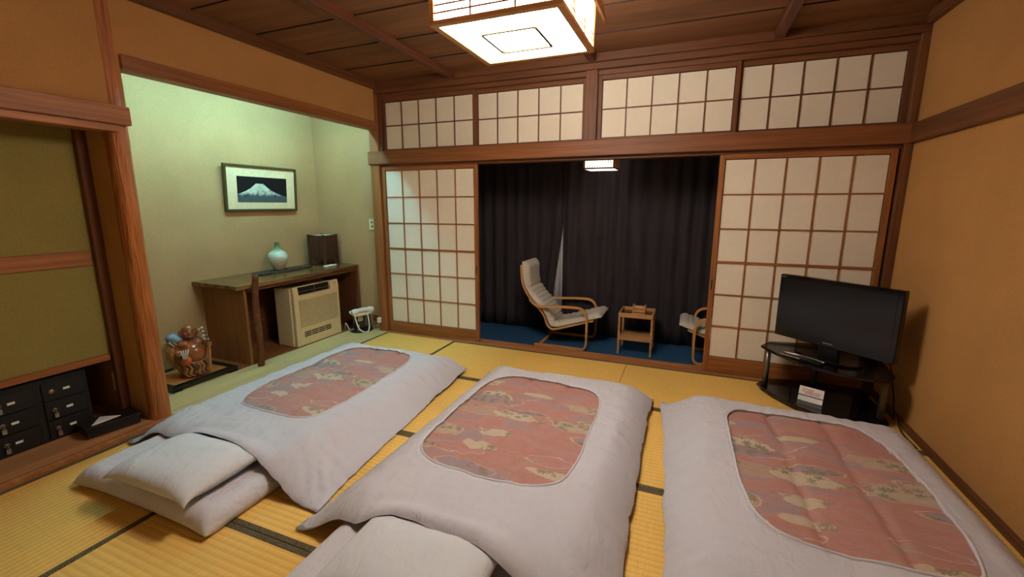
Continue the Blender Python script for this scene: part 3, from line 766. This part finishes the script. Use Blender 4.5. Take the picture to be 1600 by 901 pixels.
# tray table
T = thing('tray_table', 'small bamboo tray table between the two armchairs', 'side table', (2.57, 0.42, -0.08))
for x in (-0.163, 0.143):
    for y in (0, 0.29): box('leg', x, x+0.02, y, y+0.02, 0, 0.395, M['pale_bamboo'], T, 0.002)
for y in (0.0, 0.292): box('tray_side', -0.163, 0.163, y, y+0.018, 0.375, 0.418, M['pale_bamboo'], T, 0.002)
for x in (-0.163, 0.147): box('tray_side', x, x+0.016, 0.018, 0.292, 0.375, 0.418, M['pale_bamboo'], T, 0.002)
box('tray_panel', -0.147, 0.147, 0.018, 0.292, 0.380, 0.388, M['smoked_glass'], T, 0)
for y in (0.002, 0.292): box('shelf_rail', -0.145, 0.145, y, y+0.014, 0.145, 0.168, M['pale_bamboo'], T, 0.002)
for i in range(7): box('shelf_slat', -0.15, 0.15, 0.025+i*0.038, 0.047+i*0.038, 0.160, 0.170, M['pale_bamboo'], T, 0.002)
for x in (-0.16, 0.146): box('shelf_rail', x, x+0.014, 0.02, 0.29, 0.15, 0.160, M['pale_bamboo'], T, 0.002)
T = thing('wooden_box', 'small slatted wooden caddy on the tray table', 'caddy', (2.585, 0.565, 0.3085))
for s in (-1, 1):
    for i in range(3):
        box('slat', -0.06, 0.06, s*0.05-0.003, s*0.05+0.003, 0.002+i*0.026, 0.022+i*0.026, M['birch'], T, 0.001)
        box('slat', s*0.057-0.003, s*0.057+0.003, -0.046, 0.046, 0.002+i*0.026, 0.022+i*0.026, M['birch'], T, 0.001)
    for t_ in (-1, 1): box('post', s*0.056-0.006, s*0.056+0.006, t_*0.046-0.006, t_*0.046+0.006, 0, 0.088, M['birch'], T, 0.001)
box('base_panel', -0.055, 0.055, -0.045, 0.045, 0.0, 0.004, M['birch'], T, 0)
box('contents', -0.045, 0.045, -0.036, 0.036, 0.005, 0.068, M['white_card'], T, 0.004)

# veranda lantern
T = thing('veranda_lantern', 'small slatted square lantern glowing above the veranda', 'pendant lamp', (2.165, 0.55, 1.70))
h = 0.145
box('diffuser', -h+.01, h-.01, -h+.01, h-.01, 0.004, 0.010, M['veranda_glow'], T, 0)
for s in (-1, 1):
    box('frame_bar', -h, h, s*h-0.006, s*h+0.006, 0, 0.014, M['dark_wood_x'], T, 0.001)
    box('frame_bar', s*h-0.006, s*h+0.006, -h+.006, h-.006, 0, 0.014, M['dark_wood_x'], T, 0.001)
    box('frame_bar', -h, h, s*h-0.006, s*h+0.006, 0.2, 0.214, M['dark_wood_x'], T, 0.001)
    box('frame_bar', s*h-0.006, s*h+0.006, -h+.006, h-.006, 0.2, 0.214, M['dark_wood_x'], T, 0.001)
    box('paper_side', -h+.012, h-.012, s*(h-.012)-.001, s*(h-.012)+.001, 0.012, 0.2, M['veranda_glow'], T, 0)
    box('paper_side', s*(h-.012)-.001, s*(h-.012)+.001, -h+.014, h-.014, 0.012, 0.2, M['pale_bamboo'], T, 0)
    for i in range(12):
        v = -h+0.012+i*(2*h-0.024)/11
        box('slat', v-0.003, v+0.003, s*h-0.003, s*h+0.003, 0.012, 0.202, M['walnut'], T, 0)
        box('slat', s*h-0.003, s*h+0.003, v-0.003, v+0.003, 0.012, 0.202, M['birch'], T, 0)
box('top_plate', -h, h, -h, h, 0.214, 0.222, M['dark_wood_x'], T, 0)
obj('hanging_rod', tube(bmesh.new(), [(0, 0, 0.22), (0, 0, 0.805)], 0.012, 10), M['dark_wood_z'], T, 0, True)

# ------------------------------------------------------------------ alcove: desk and what stands on it
T = thing('writing_shelf', 'low built-in writing shelf with dark grained top in the alcove', 'desk', (-0.95, -0.68, 0.008))
obj('top', prism(bmesh.new(), [(0.0, -0.735), (0.575, -0.755), (0.535, 0.728), (0.0, 0.728)], 0.672, 0.708), M['desk_wood'], T, 0.003)
box('side_panel', 0.0, 0.52, -0.655, -0.63, 0, 0.672, M['desk_panel_wood'], T, 0.001)
box('side_panel', 0.0, 0.535, 0.70, 0.725, 0, 0.672, M['dark_wood_z'], T, 0.001)
box('front_apron', 0.50, 0.52, -0.62, 0.70, 0.635, 0.672, M['dark_wood_y'], T, 0.001)
box('back_board', 0.001, 0.012, -0.63, 0.70, 0.0, 0.672, M['dark_wood_y'], T, 0)
pts = []; rs = []
for i in range(30):
    z = i/29*0.785
    pts.append((0.60+0.004*math.sin(z*9), -0.630+0.035*z/0.79+0.006*math.sin(z*7+1), z)); rs.append(0.027-0.003*z+0.003*noise.noise((z*9, 1, 4))+(0.004 if 0.28 < z < 0.34 else 0))
o = obj('log_upright', tube(bmesh.new(), pts, rs, 14), M['bark'], T, 0, True); o['label'] = 'slim bark-covered log at the shelf corner'

# fan heater / wall conditioner
T = thing('fan_heater', 'cream floor-standing heater with louvred grille under the writing shelf', 'heater', (-0.44, -0.54, 0.008))
box('rear_body', -0.245, -0.04, -0.30, 0.275, 0, 0.575, M['cream_plastic'], T, 0.008)
box('front_body', -0.045, 0.0, -0.29, 0.29, 0, 0.50, M['cream_plastic'], T, 0.006)
bm = prism(bmesh.new(), [(-0.045, 0), (0.0, 0), (-0.012, 0.085), (-0.045, 0.085)], 0, 0.06)
def zy(bm, m): bmesh.ops.transform(bm, matrix=m, verts=bm.verts); return bm
mz = Matrix(((1, 0, 0, 0), (0, 0, 1, 0), (0, 1, 0, 0.5), (0, 0, 0, 1)))
obj('top_cheek', zy(bm, Matrix.Translation((0, -0.29, 0)) @ mz), M['cream_plastic'], T, 0.003)
bm = prism(bmesh.new(), [(-0.045, 0), (0.0, 0), (-0.012, 0.085), (-0.045, 0.085)], 0, 0.115)
cp_ = obj('control_panel', zy(bm, Matrix.Translation((0, 0.175, 0)) @ mz), M['cream_plastic'], T, 0.003)
for i, (yy, zz) in enumerate(((0.215, 0.555), (0.235, 0.555), (0.25, 0.556), (0.225, 0.535), (0.245, 0.535))): box('button', -0.012, -0.004, yy, yy+0.01, zz, zz+0.005, M['olive_band'], cp_, 0)
box('outlet_recess', -0.05, -0.03, -0.23, 0.175, 0.50, 0.583, M['dark_slot'], T, 0)
box('outlet_rim', -0.045, -0.014, -0.23, 0.175, 0.578, 0.586, M['cream_plastic'], T, 0.002)
lv = bmesh.new(); bx(lv, -0.028, -0.008, -0.225, 0.17, 0.528, 0.534); obj('louvre', lv, M['grey_metal'], T, 0.001)
box('louvre', -0.026, -0.006, -0.03, -0.024, 0.503, 0.575, M['grey_metal'], T, 0)
box('grille_recess', -0.002, 0.0015, -0.235, 0.255, 0.175, 0.455, M['olive_band'], T, 0)
for i in range(20): box('grille_slat', 0.0, 0.006, -0.235, 0.255, 0.176+i*0.0142, 0.185+i*0.0142, M['cream_plastic'], T, 0.001)
for i in range(4):
    for j in range(3):
        y0 = -0.20+i*0.088
        box('intake_slot', -0.001, 0.0012, y0, y0+0.082, 0.082+j*0.019, 0.094+j*0.019, M['dark_slot'], T, 0)

# slate board, vase
bm = bmesh.new(); pl = []
for i in range(40):
    a = 2*PI*i/40; r = 1+0.14*noise.noise((math.cos(a)*2, math.sin(a)*2, 3))+0.05*noise.noise((math.cos(a)*7, math.sin(a)*7, 1))
    c_, s_ = math.cos(a), math.sin(a)
    pl.append((math.copysign(abs(c_)**0.8, c_)*0.085*r, math.copysign(abs(s_)**0.8, s_)*0.33*r))
o = obj('slate_board', prism(bm, pl, 0, 0.018), M['slate'], None, 0.004)
o.location = (-0.74, -0.66, 0.7165); o.rotation_euler = (0, 0, -0.02)
tag(o, 'ragged dark slate board lying under the vase', 'board')
prof = [(0.045, 0), (0.05, 0.004), (0.058, 0.03), (0.078, 0.075), (0.09, 0.115), (0.091, 0.14), (0.08, 0.168), (0.055, 0.19), (0.03, 0.205), (0.022, 0.218), (0.0195, 0.235), (0.0195, 0.262), (0.024, 0.268), (0.0235, 0.272), (0.017, 0.272), (0.015, 0.255)]
o = obj('vase', lathe(bmesh.new(), prof, 40), M['celadon'], None, 0, True); o.location = (-0.745, -0.705, 0.735)
tag(o, 'round celadon bottle vase with slim green neck', 'vase')
# dark slatted table lamp
T = thing('table_lamp', 'dark slatted wooden table lamp at the end of the writing shelf', 'lamp', (-0.735, -0.13, 0.7165), 0.05)
h = 0.098
for s in (-1, 1):
    for t_ in (-1, 1): box('leg', s*h-0.012, s*h+0.012, t_*h-0.012, t_*h+0.012, 0, 0.335, M['walnut'], T, 0.002)
    for i in range(4):
        v = -h+0.012+i*(2*h-0.024)/4; w = (2*h-0.024)/4
        box('shade_board', v+0.001, v+w-0.001, s*h-0.004, s*h+0.004, 0.075, 0.328, M['walnut'], T, 0.001)
        box('shade_board', s*h-0.004, s*h+0.004, v+0.001, v+w-0.001, 0.075, 0.328, M['walnut'], T, 0.001)
box('inner_shade', -h+.008, h-.008, -h+.008, h-.008, 0.32, 0.325, M['white_card'], T, 0)
box('base', -h+.012, h-.012, -h+.012, h-.012, 0.0, 0.015, M['walnut'], T, 0.001)
T = thing('remote_control', 'small white remote lying in front of the dark table lamp', 'remote', (-0.58, -0.205, 0.7165), 0.15)
box('case', -0.024, 0.024, -0.085, 0.085, 0, 0.016, M['white_plastic'], T, 0.004)
box('display', -0.016, 0.016, 0.03, 0.07, 0.0155, 0.0168, M['grey_metal'], T, 0)
for i in range(4): box('button', -0.014+(i % 2)*0.017, -0.003+(i % 2)*0.017, -0.05+(i//2)*0.03, -0.035+(i//2)*0.03, 0.0155, 0.0175, M['cream_plastic'], T, 0)

# framed mountain picture, tipped forward
T = thing('framed_picture', 'framed picture of a snow-capped mountain on the alcove wall', 'picture', (-0.945, -0.656, 1.306))
T.rotation_euler = (0, 0.067, 0)
fw, fh, b = 0.394, 0.43, 0.022
box('frame_bar', 0, 0.028, -fw, fw, 0, b, M['frame_wood'], T, 0.002)
box('frame_bar', 0, 0.028, -fw, fw, fh-b, fh, M['frame_wood'], T, 0.002)
for s in (-1, 1): box('frame_bar', 0, 0.028, s*fw-(b if s > 0 else 0), s*fw+(b if s < 0 else 0), b, fh-b, M['frame_wood'], T, 0.002)
box('mat_board', 0.004, 0.014, -fw+b, fw-b, b, fh-b, M['mat_board'], T, 0)
box('print', 0.0135, 0.0155, -0.268, 0.275, 0.085, 0.325, M['mountain_print'], T, 0)
obj('hanger', tube(bmesh.new(), [(0.008, -0.012, fh), (0.008, 0, fh+0.016), (0.008, 0.012, fh)], 0.003, 6), M['brass'], T)

# switch, outlet and telephone
T = thing('switch_plate', 'cream switch plate with two dark buttons on the alcove side wall', 'switch', (-0.20, 0.05, 1.16))
box('plate', -0.035, 0.035, -0.008, 0.0, -0.06, 0.06, M['cream_plastic'], T, 0.003)
for z in (-0.022, 0.022): obj('button', zy(lathe(bmesh.new(), [(0.009, 0), (0.009, 0.006), (0.004, 0.007)], 12), Matrix.Translation((0.008, -0.006, z)) @ Matrix.Rotation(PI/2, 4, 'X')), M['black_plastic'], T)
T = thing('wall_outlet', 'brown outlet box with a white plug near the foot of the corner post', 'outlet', (-0.16, 0.05, 0.12))
box('plate', -0.09, 0.03, -0.012, 0.0, -0.035, 0.035, M['desk_panel_wood'], T, 0.003)
box('plug', 0.048, 0.085, -0.118, -0.08, -0.02, 0.035, M['white_plastic'], T, 0.004)
obj('cord', tube(bmesh.new(), catmull([(0.065, -0.10, -0.02), (0.03, -0.08, -0.06), (-0.05, -0.05, -0.09), (-0.09, -0.06, -0.11)], 6), 0.004, 6), M['white_plastic'], T, 0, True)

T = thing('telephone', 'white telephone handset on a black stand on the alcove floor', 'telephone', (-0.30, -0.10, 0.004), -0.35)
bm = bmesh.new(); prism(bm, [(0.115*math.cos(2*PI*i/28), 0.125*math.sin(2*PI*i/28)) for i in range(28)], 0, 0.022)
obj('base', bm, M['black_plastic'], T, 0.004)
for s in (-1, 1):
    bm = bmesh.new(); m = Matrix.Translation((0, s*0.085, 0.02)) @ Matrix.Rotation(s*0.10, 4, 'X')
    bx(bm, 0.01, 0.045, -0.012, 0.012, 0, 0.165, m); obj('stand_leg', bm, M['black_plastic'], T, 0.003)
box('stand_back', -0.05, -0.04, -0.07, 0.07, 0.02, 0.17, M['grey_metal'], T, 0.002)
box('terminal_box', -0.038, -0.01, -0.035, 0.03, 0.10, 0.165, M['cream_plastic'], T, 0.003)
box('terminal_box', -0.03, 0.0, -0.06, -0.02, 0.022, 0.06, M['white_plastic'], T, 0.003)
bm = bmesh.new(); bx(bm, -0.07, 0.06, -0.105, 0.105, 0, 0.03, Matrix.Translation((0, 0, 0.185)) @ Matrix.Rotation(0.18, 4, 'Y'))
obj('phone_body', bm, M['white_plastic'], T, 0.01, False, 2)
bm = bmesh.new(); hp = catmull([(0.045, -0.125, 0.222), (0.045, -0.08, 0.230), (0.045, -0.03, 0.238), (0.045, 0.03, 0.238), (0.045, 0.08, 0.230), (0.045, 0.12, 0.222)], 5)
tube(bm, hp, [0.034 if (i < 7 or i > 18) else 0.025 for i in range(len(hp))], 12)
obj('handset', bm, M['white_plastic'], T, 0, True, subsurf=1)
obj('cord', tube(bmesh.new(), catmull([(0.055, -0.10, 0.20), (0.085, -0.10, 0.12), (0.11, -0.085, 0.05), (0.125, -0.04, 0.012), (0.125, 0.01, 0.014), (0.105, 0.035, 0.07), (0.07, 0.045, 0.17), (0.055, 0.04, 0.195)], 8), 0.007, 8), M['white_plastic'], T, 0, True)
obj('line_cord', tube(bmesh.new(), catmull([(-0.02, -0.05, 0.04), (0.0, -0.12, 0.03), (0.02, -0.16, 0.06), (-0.06, -0.15, 0.10), (-0.12, -0.13, 0.02)], 8), 0.004, 6), M['white_plastic'], T, 0, True)

# figurine on its tray
T = thing('display_tray', 'black lacquer tray with orange wood centre on the alcove floor', 'tray', (-0.655, -1.71, 0.004))
box('panel', -0.19, 0.19, -0.22, 0.22, 0.024, 0.034, M['tray_wood'], T, 0)
for s in (-1, 1):
    box('rim_bar', s*0.205-0.022, s*0.205+0.022, -0.255, 0.255, 0.014, 0.045, M['black_gloss'], T, 0.004)
    box('rim_bar', -0.183, 0.183, s*0.233-0.022, s*0.233+0.022, 0.014, 0.045, M['black_gloss'], T, 0.004)
    for t_ in (-1, 1): box('foot', s*0.2-0.03, s*0.2+0.027, t_*0.22-0.035, t_*0.22+0.034, 0, 0.015, M['black_gloss'], T, 0.003)

def blob(name, ells, mat, parent, vox=0.006):
    bm = bmesh.new()
    for e in ells: ell(bm, *e)
    o = obj(name, bm, mat, parent, 0, True)
    r = o.modifiers.new('remesh', 'REMESH'); r.mode = 'VOXEL'; r.voxel_size = vox; r.use_smooth_shade = True
    s = o.modifiers.new('smooth', 'SMOOTH'); s.factor = 0.5; s.iterations = 3
    return o
# local: +x faces the viewer, z up; height about 0.41
T = thing('pottery_figurine', 'glazed brown pottery figurine of a laughing pot-bellied man with sack and staff', 'figurine', (-0.60, -1.705, 0.0385), -0.42)
RX = lambda a: Matrix.Rotation(a, 4, 'X'); RY = lambda a: Matrix.Rotation(a, 4, 'Y'); RZ = lambda a: Matrix.Rotation(a, 4, 'Z')
Bd = blob('body', [((0.01, 0.0, 0.20), (0.085, 0.10, 0.10)), ((0.045, 0.015, 0.185), (0.075, 0.085, 0.08)), ((0.03, 0.045, 0.262), (0.05, 0.045, 0.035)), ((0.035, -0.035, 0.262), (0.05, 0.045, 0.035)),
     ((0.0, 0.0, 0.29), (0.05, 0.06, 0.04)), ((0.018, 0.0, 0.352), (0.05, 0.05, 0.055)), ((0.022, 0.0, 0.335), (0.052, 0.055, 0.036)), ((0.065, 0.0, 0.350), (0.014, 0.014, 0.014)),
     ((0.055, 0.028, 0.352), (0.016, 0.017, 0.013)), ((0.055, -0.028, 0.352), (0.016, 0.017, 0.013)), ((0.012, 0.053, 0.345), (0.014, 0.010, 0.030)), ((0.012, -0.053, 0.345), (0.014, 0.010, 0.030)),
     ((0.0, 0.095, 0.255), (0.036, 0.034, 0.05), RX(0.5)), ((0.04, 0.115, 0.235), (0.045, 0.026, 0.026), RZ(0.2)), ((0.078, 0.112, 0.24), (0.02, 0.02, 0.022)),
     ((0.0, -0.09, 0.25), (0.036, 0.036, 0.055), RX(-0.5)), ((0.045, -0.085, 0.205), (0.05, 0.024, 0.024), RY(0.5))], M['glaze_brown'], T, 0.005)
blob('robe', [((0.0, 0.0, 0.06), (0.085, 0.098, 0.075)), ((0.03, 0.0, 0.10), (0.075, 0.09, 0.05)), ((-0.03, 0.0, 0.16), (0.075, 0.105, 0.14)), ((0.055, -0.03, 0.03), (0.045, 0.05, 0.035)), ((0.055, 0.04, 0.03), (0.045, 0.05, 0.035)),
     ((-0.02, 0.105, 0.15), (0.03, 0.024, 0.10)), ((-0.02, -0.11, 0.16), (0.04, 0.03, 0.10))], M['glaze_tan'], T)
for i in range(7):
    a = -1.1+i*0.3
    obj('robe_fold', tube(bmesh.new(), catmull([(0.02+0.09*math.cos(a), 0.102*math.sin(a), 0.125-0.01*(i % 2)), (0.034+0.088*math.cos(a+0.3), 0.10*math.sin(a+0.3), 0.085), (0.032+0.086*math.cos(a+0.1), 0.097*math.sin(a+0.1), 0.045), (0.025+0.085*math.cos(a+0.45), 0.095*math.sin(a+0.45), 0.015)], 5), 0.006, 6), M['glaze_tan' if i % 3 else 'glaze_dark'], T, 0, True)
obj('base_plinth', lathe(bmesh.new(), [(0.085, 0), (0.092, 0.006), (0.09, 0.018), (0.08, 0.026)], 24), M['glaze_dark'], T, 0, True)
blob('beard', [((0.058, 0, 0.318), (0.022, 0.034, 0.020)), ((0.05, 0.026, 0.328), (0.018, 0.016, 0.02)), ((0.05, -0.026, 0.328), (0.018, 0.016, 0.02))], M['glaze_dark'], T, 0.004)
for s in (-1, 1):
    obj('eyebrow', tube(bmesh.new(), [(0.066, s*0.012, 0.369), (0.064, s*0.024, 0.374), (0.056, s*0.036, 0.368)], 0.0032, 6), M['glaze_dark'], T, 0, True)
    obj('eye', ell(bmesh.new(), (0.064, s*0.021, 0.362), (0.004, 0.008, 0.003), None, 2), M['glaze_dark'], T, 0, True)
obj('mouth', ell(bmesh.new(), (0.078, 0, 0.325), (0.004, 0.015, 0.004), None, 2), M['glaze_red'], T, 0, True)
blob('sack', [((-0.02, -0.095, 0.31), (0.05, 0.05, 0.042)), ((0.01, -0.07, 0.30), (0.035, 0.04, 0.03))], M['glaze_blue'], T)
blob('sleeve', [((-0.02, -0.125, 0.235), (0.045, 0.04, 0.055)), ((-0.02, -0.12, 0.17), (0.045, 0.035, 0.07)), ((0.02, -0.115, 0.20), (0.025, 0.025, 0.06))], M['glaze_tan'], T)
for i in range(6):
    obj('sack_cord', tube(bmesh.new(), catmull([(0.026, -0.14+i*0.012, 0.285+0.01*(i % 2)), (0.03, -0.115+i*0.012, 0.262), (0.022, -0.105+i*0.011, 0.235)], 4), 0.005, 6), M['glaze_white' if i % 2 else 'glaze_dark'], T, 0, True)
st = obj('staff', tube(bmesh.new(), catmull([(0.095, 0.10, 0.02), (0.098, 0.105, 0.12), (0.095, 0.11, 0.22), (0.085, 0.10, 0.30), (0.08, 0.075, 0.37)], 8), 0.010, 8), M['glaze_tan'], T, 0, True)
for i in range(12):
    z = 0.275+0.010*i
    obj('staff_knot', ell(bmesh.new(), (0.088+0.012*math.cos(i*2.4), 0.108-0.035*(z-0.27)/0.1+0.013*math.sin(i*2.4), z), (0.010, 0.010, 0.009), None, 2), M['glaze_white' if i % 3 else 'glaze_dark'], T, 0, True)
fn = obj('fan', zy(lathe(bmesh.new(), [(0.002, 0), (0.036, 0.002), (0.036, 0.008), (0.002, 0.010)], 24), Matrix.Translation((0.108, -0.045, 0.145)) @ RZ(-0.4) @ RY(1.25)), M['glaze_red'], T, 0, True)
for i in range(4):
    a = -0.5+i*0.33
    obj('fan_rib', tube(bmesh.new(), [(0.112, -0.05+0.02*a, 0.165), (0.105, -0.05+0.05*a, 0.235)], 0.0045, 6), M['glaze_white'], fn, 0, True)

# ------------------------------------------------------------------ niche: drawers, box, card, switch
T = thing('drawer_cabinet', 'black six-drawer safe cabinet with keys under the niche panel', 'cabinet', (-0.312, -2.70, 0.03))
box('carcass', -0.40, -0.004, -0.228, 0.228, 0, 0.374, M['cabinet_black'], T, 0.003)
for c_ in (0, 1):
    y0 = (-0.196, 0.022)[c_]
    for r_ in range(3):
        z0 = 0.014+0.112*r_
        d = box('drawer', -0.004, 0.006, y0, y0+0.186, z0, z0+0.106, M['cabinet_black'], T, 0.002)
        ky = y0+0.037 if c_ else y0+0.044
        box('name_plate', 0.006, 0.0085, y0+0.078+0.01*c_, y0+0.108+0.01*c_, z0+0.046, z0+0.060, M['white_card'], d, 0.001)
        lk = zy(lathe(bmesh.new(), [(0.014, 0), (0.014, 0.006), (0.010, 0.010), (0.003, 0.010)], 16), Matrix.Translation((0.006, ky, z0+0.055)) @ RY(PI/2))
        obj('lock', lk, M['brass' if (c_ and r_ == 2) else 'grey_metal'], d, 0, True)
        if not (c_ and r_ == 2):
            bm = bx(bmesh.new(), 0.012, 0.028, ky-0.0015, ky+0.0015, z0+0.03, z0+0.062); bx(bm, 0.02, 0.0225, ky-0.009, ky+0.009, z0+0.012, z0+0.04)
            obj('key', bm, M['steel'], d, 0.001)
T = thing('lacquer_box', 'flat dark wooden box on the niche platform', 'box', (-0.19, -2.455, 0.036), 0.17)
T.rotation_euler = (0, 0, -0.17)
box('body', -0.075, 0.075, -0.125, 0.125, 0, 0.05, M['black_wood'], T, 0.003)
box('lid', -0.08, 0.08, -0.13, 0.13, 0.051, 0.062, M['black_wood'], T, 0.003)
bm = prism(bmesh.new(), [(0.05, -0.075), (0.03, 0.07), (-0.055, 0.0)], 0, 0.003)
o = obj('paper_card', bm, M['white_card']); o.location = (-0.195, -2.48, 0.0985); o.rotation_euler = (0.0, 0, -0.1)
tag(o, 'white triangular paper lying on the flat dark box', 'paper')
T = thing('light_switch', 'cream upright switch plate on the niche side', 'switch', (-0.345, -2.302, 0.25))
box('plate', -0.035, 0.03, -0.022, 0.0, -0.06, 0.06, M['cream_plastic'], T, 0.003)
box('slot', 0.004, 0.012, -0.0235, -0.02, -0.045, 0.04, M['dark_slot'], T, 0)

# ------------------------------------------------------------------ television corner
poly = [(3.545, -0.235), (3.62, -0.40), (3.72, -0.545), (3.84, -0.66), (3.96, -0.735), (4.08, -0.755), (4.18, -0.72), (4.225, -0.64), (4.25, -0.42), (4.25, -0.06), (3.90, -0.04), (3.62, -0.10)]
T = thing('tv_stand', 'black two-shelf corner stand with round metal legs', 'tv stand', (3.95, -0.40, 0))
lp = [(x-3.95, y+0.40) for x, y in poly]
obj('shelf', prism(bmesh.new(), lp, 0.028, 0.046), M['black_gloss'], T, 0.004)
obj('shelf', prism(bmesh.new(), [(x*0.99, y*0.97+0.01) for x, y in lp], 0.325, 0.345), M['black_gloss'], T, 0.004)
for (x, y) in ((3.60, -0.24), (4.195, -0.58), (3.94, -0.09)):
    obj('leg', tube(bmesh.new(), [(x-3.95, y+.4, 0.0), (x-3.95, y+.4, 0.028)], 0.02, 16), M['black_plastic'], T, 0, True)
    obj('leg', tube(bmesh.new(), [(x-3.95, y+.4, 0.045), (x-3.95, y+.4, 0.326)], 0.019, 16), M['grey_metal'], T, 0, True)
T = thing('television', 'black flat screen television turned off on the corner stand', 'television', (3.905, -0.435, 0.3455), -0.739)
w, z0, z1 = 0.37, 0.085, 0.535
box('cabinet', -w, w, 0.0, 0.05, z0, z1, M['black_gloss'], T, 0.006)
box('back_shell', -w+.09, w-.09, 0.05, 0.09, z0+.05, z1-.07, M['black_plastic'], T, 0.02)
box('screen', -w+.03, w-.03, -0.002, 0.004, z0+0.055, z1-.028, M['screen'], T, 0)
box('neck', -0.06, 0.06, 0.01, 0.05, 0.01, z0+.02, M['black_plastic'], T, 0.004)
bm = prism(bmesh.new(), [(0.20*math.cos(2*PI*i/32), 0.03+0.11*math.sin(2*PI*i/32)) for i in range(32)], 0, 0.014)
obj('foot', bm, M['black_gloss'], T, 0.004)
lg = bmesh.new()
for i in range(7): bx(lg, -0.031+i*0.009, -0.0255+i*0.009, -0.0012, 0.0, z0+0.024, z0+0.031)
obj('maker_mark', lg, M['steel'], T)
lg = bmesh.new()
for i in range(5): bx(lg, -w+0.014+i*0.006, -w+0.018+i*0.006, -0.0012, 0.0, z1-0.018, z1-0.013)
obj('series_mark', lg, M['steel'], T)
T = thing('television_remote', 'slim dark remote with silver edges lying before the television', 'remote', (3.755, -0.495, 0.3455), -0.66)
bm = bmesh.new()
pl = [(-0.13, -0.022)] + [(-0.13+0.26*i/12, 0.022+0.022*math.sin(PI*i/12)) for i in range(13)] + [(0.13, -0.022)]
obj('case', prism(bm, pl, 0, 0.014), M['black_plastic'], T, 0.003)
obj('silver_edge', tube(bmesh.new(), [(x, y+0.001, 0.015) for x, y in pl[1:-1]], 0.0035, 6), M['steel'], T, 0, True)
box('silver_edge', -0.13, 0.0, -0.026, -0.021, 0.008, 0.016, M['steel'], T, 0.001)
for i in range(6):
    for j in range(2): box('button', -0.10+i*0.03, -0.085+i*0.03, -0.012+j*0.018, -0.002+j*0.018, 0.0135, 0.016, M['grey_metal'], T, 0)
T = thing('notice_card', 'white notice with red lettering and dark band on the lower stand shelf', 'sign', (3.838, -0.475, 0.047), -0.46)
ti = Matrix.Rotation(-0.22, 4, 'X')
obj('card', bx(bmesh.new(), -0.072, 0.072, -0.002, 0.002, 0.0, 0.098, ti), M['white_card'], T)
obj('dark_band', bx(bmesh.new(), -0.072, 0.072, -0.003, -0.0019, 0.034, 0.041, ti), M['olive_band'], T)
bm = bmesh.new(); rnd = random.Random(3)
for z, a, b in ((0.076, -0.05, 0.01), (0.063, -0.055, 0.055), (0.051, -0.035, 0.045)):
    x = a
    while x < b:
        w_ = rnd.uniform(0.003, 0.007); bx(bm, x, x+w_, -0.0028, -0.0019, z, z+rnd.uniform(0.005, 0.008), ti); x += w_+0.002
obj('red_lettering', bm, M['red_ink'], T)
obj('card_foot', bx(bmesh.new(), -0.05, 0.05, -0.004, 0.05, 0.0, 0.003), M['white_card'], T)
o = obj('television_cable', tube(bmesh.new(), catmull([(4.05, -0.27, 0.52), (4.19, -0.22, 0.50), (4.29, -0.30, 0.36), (4.30, -0.42, 0.17), (4.285, -0.52, 0.07), (4.28, -0.66, 0.012), (4.285, -0.85, 0.006)], 8), 0.005, 6), M['rope_brown'], None, 0, True)
tag(o, 'thin dark cable drooping behind the television to the floor', 'cable')
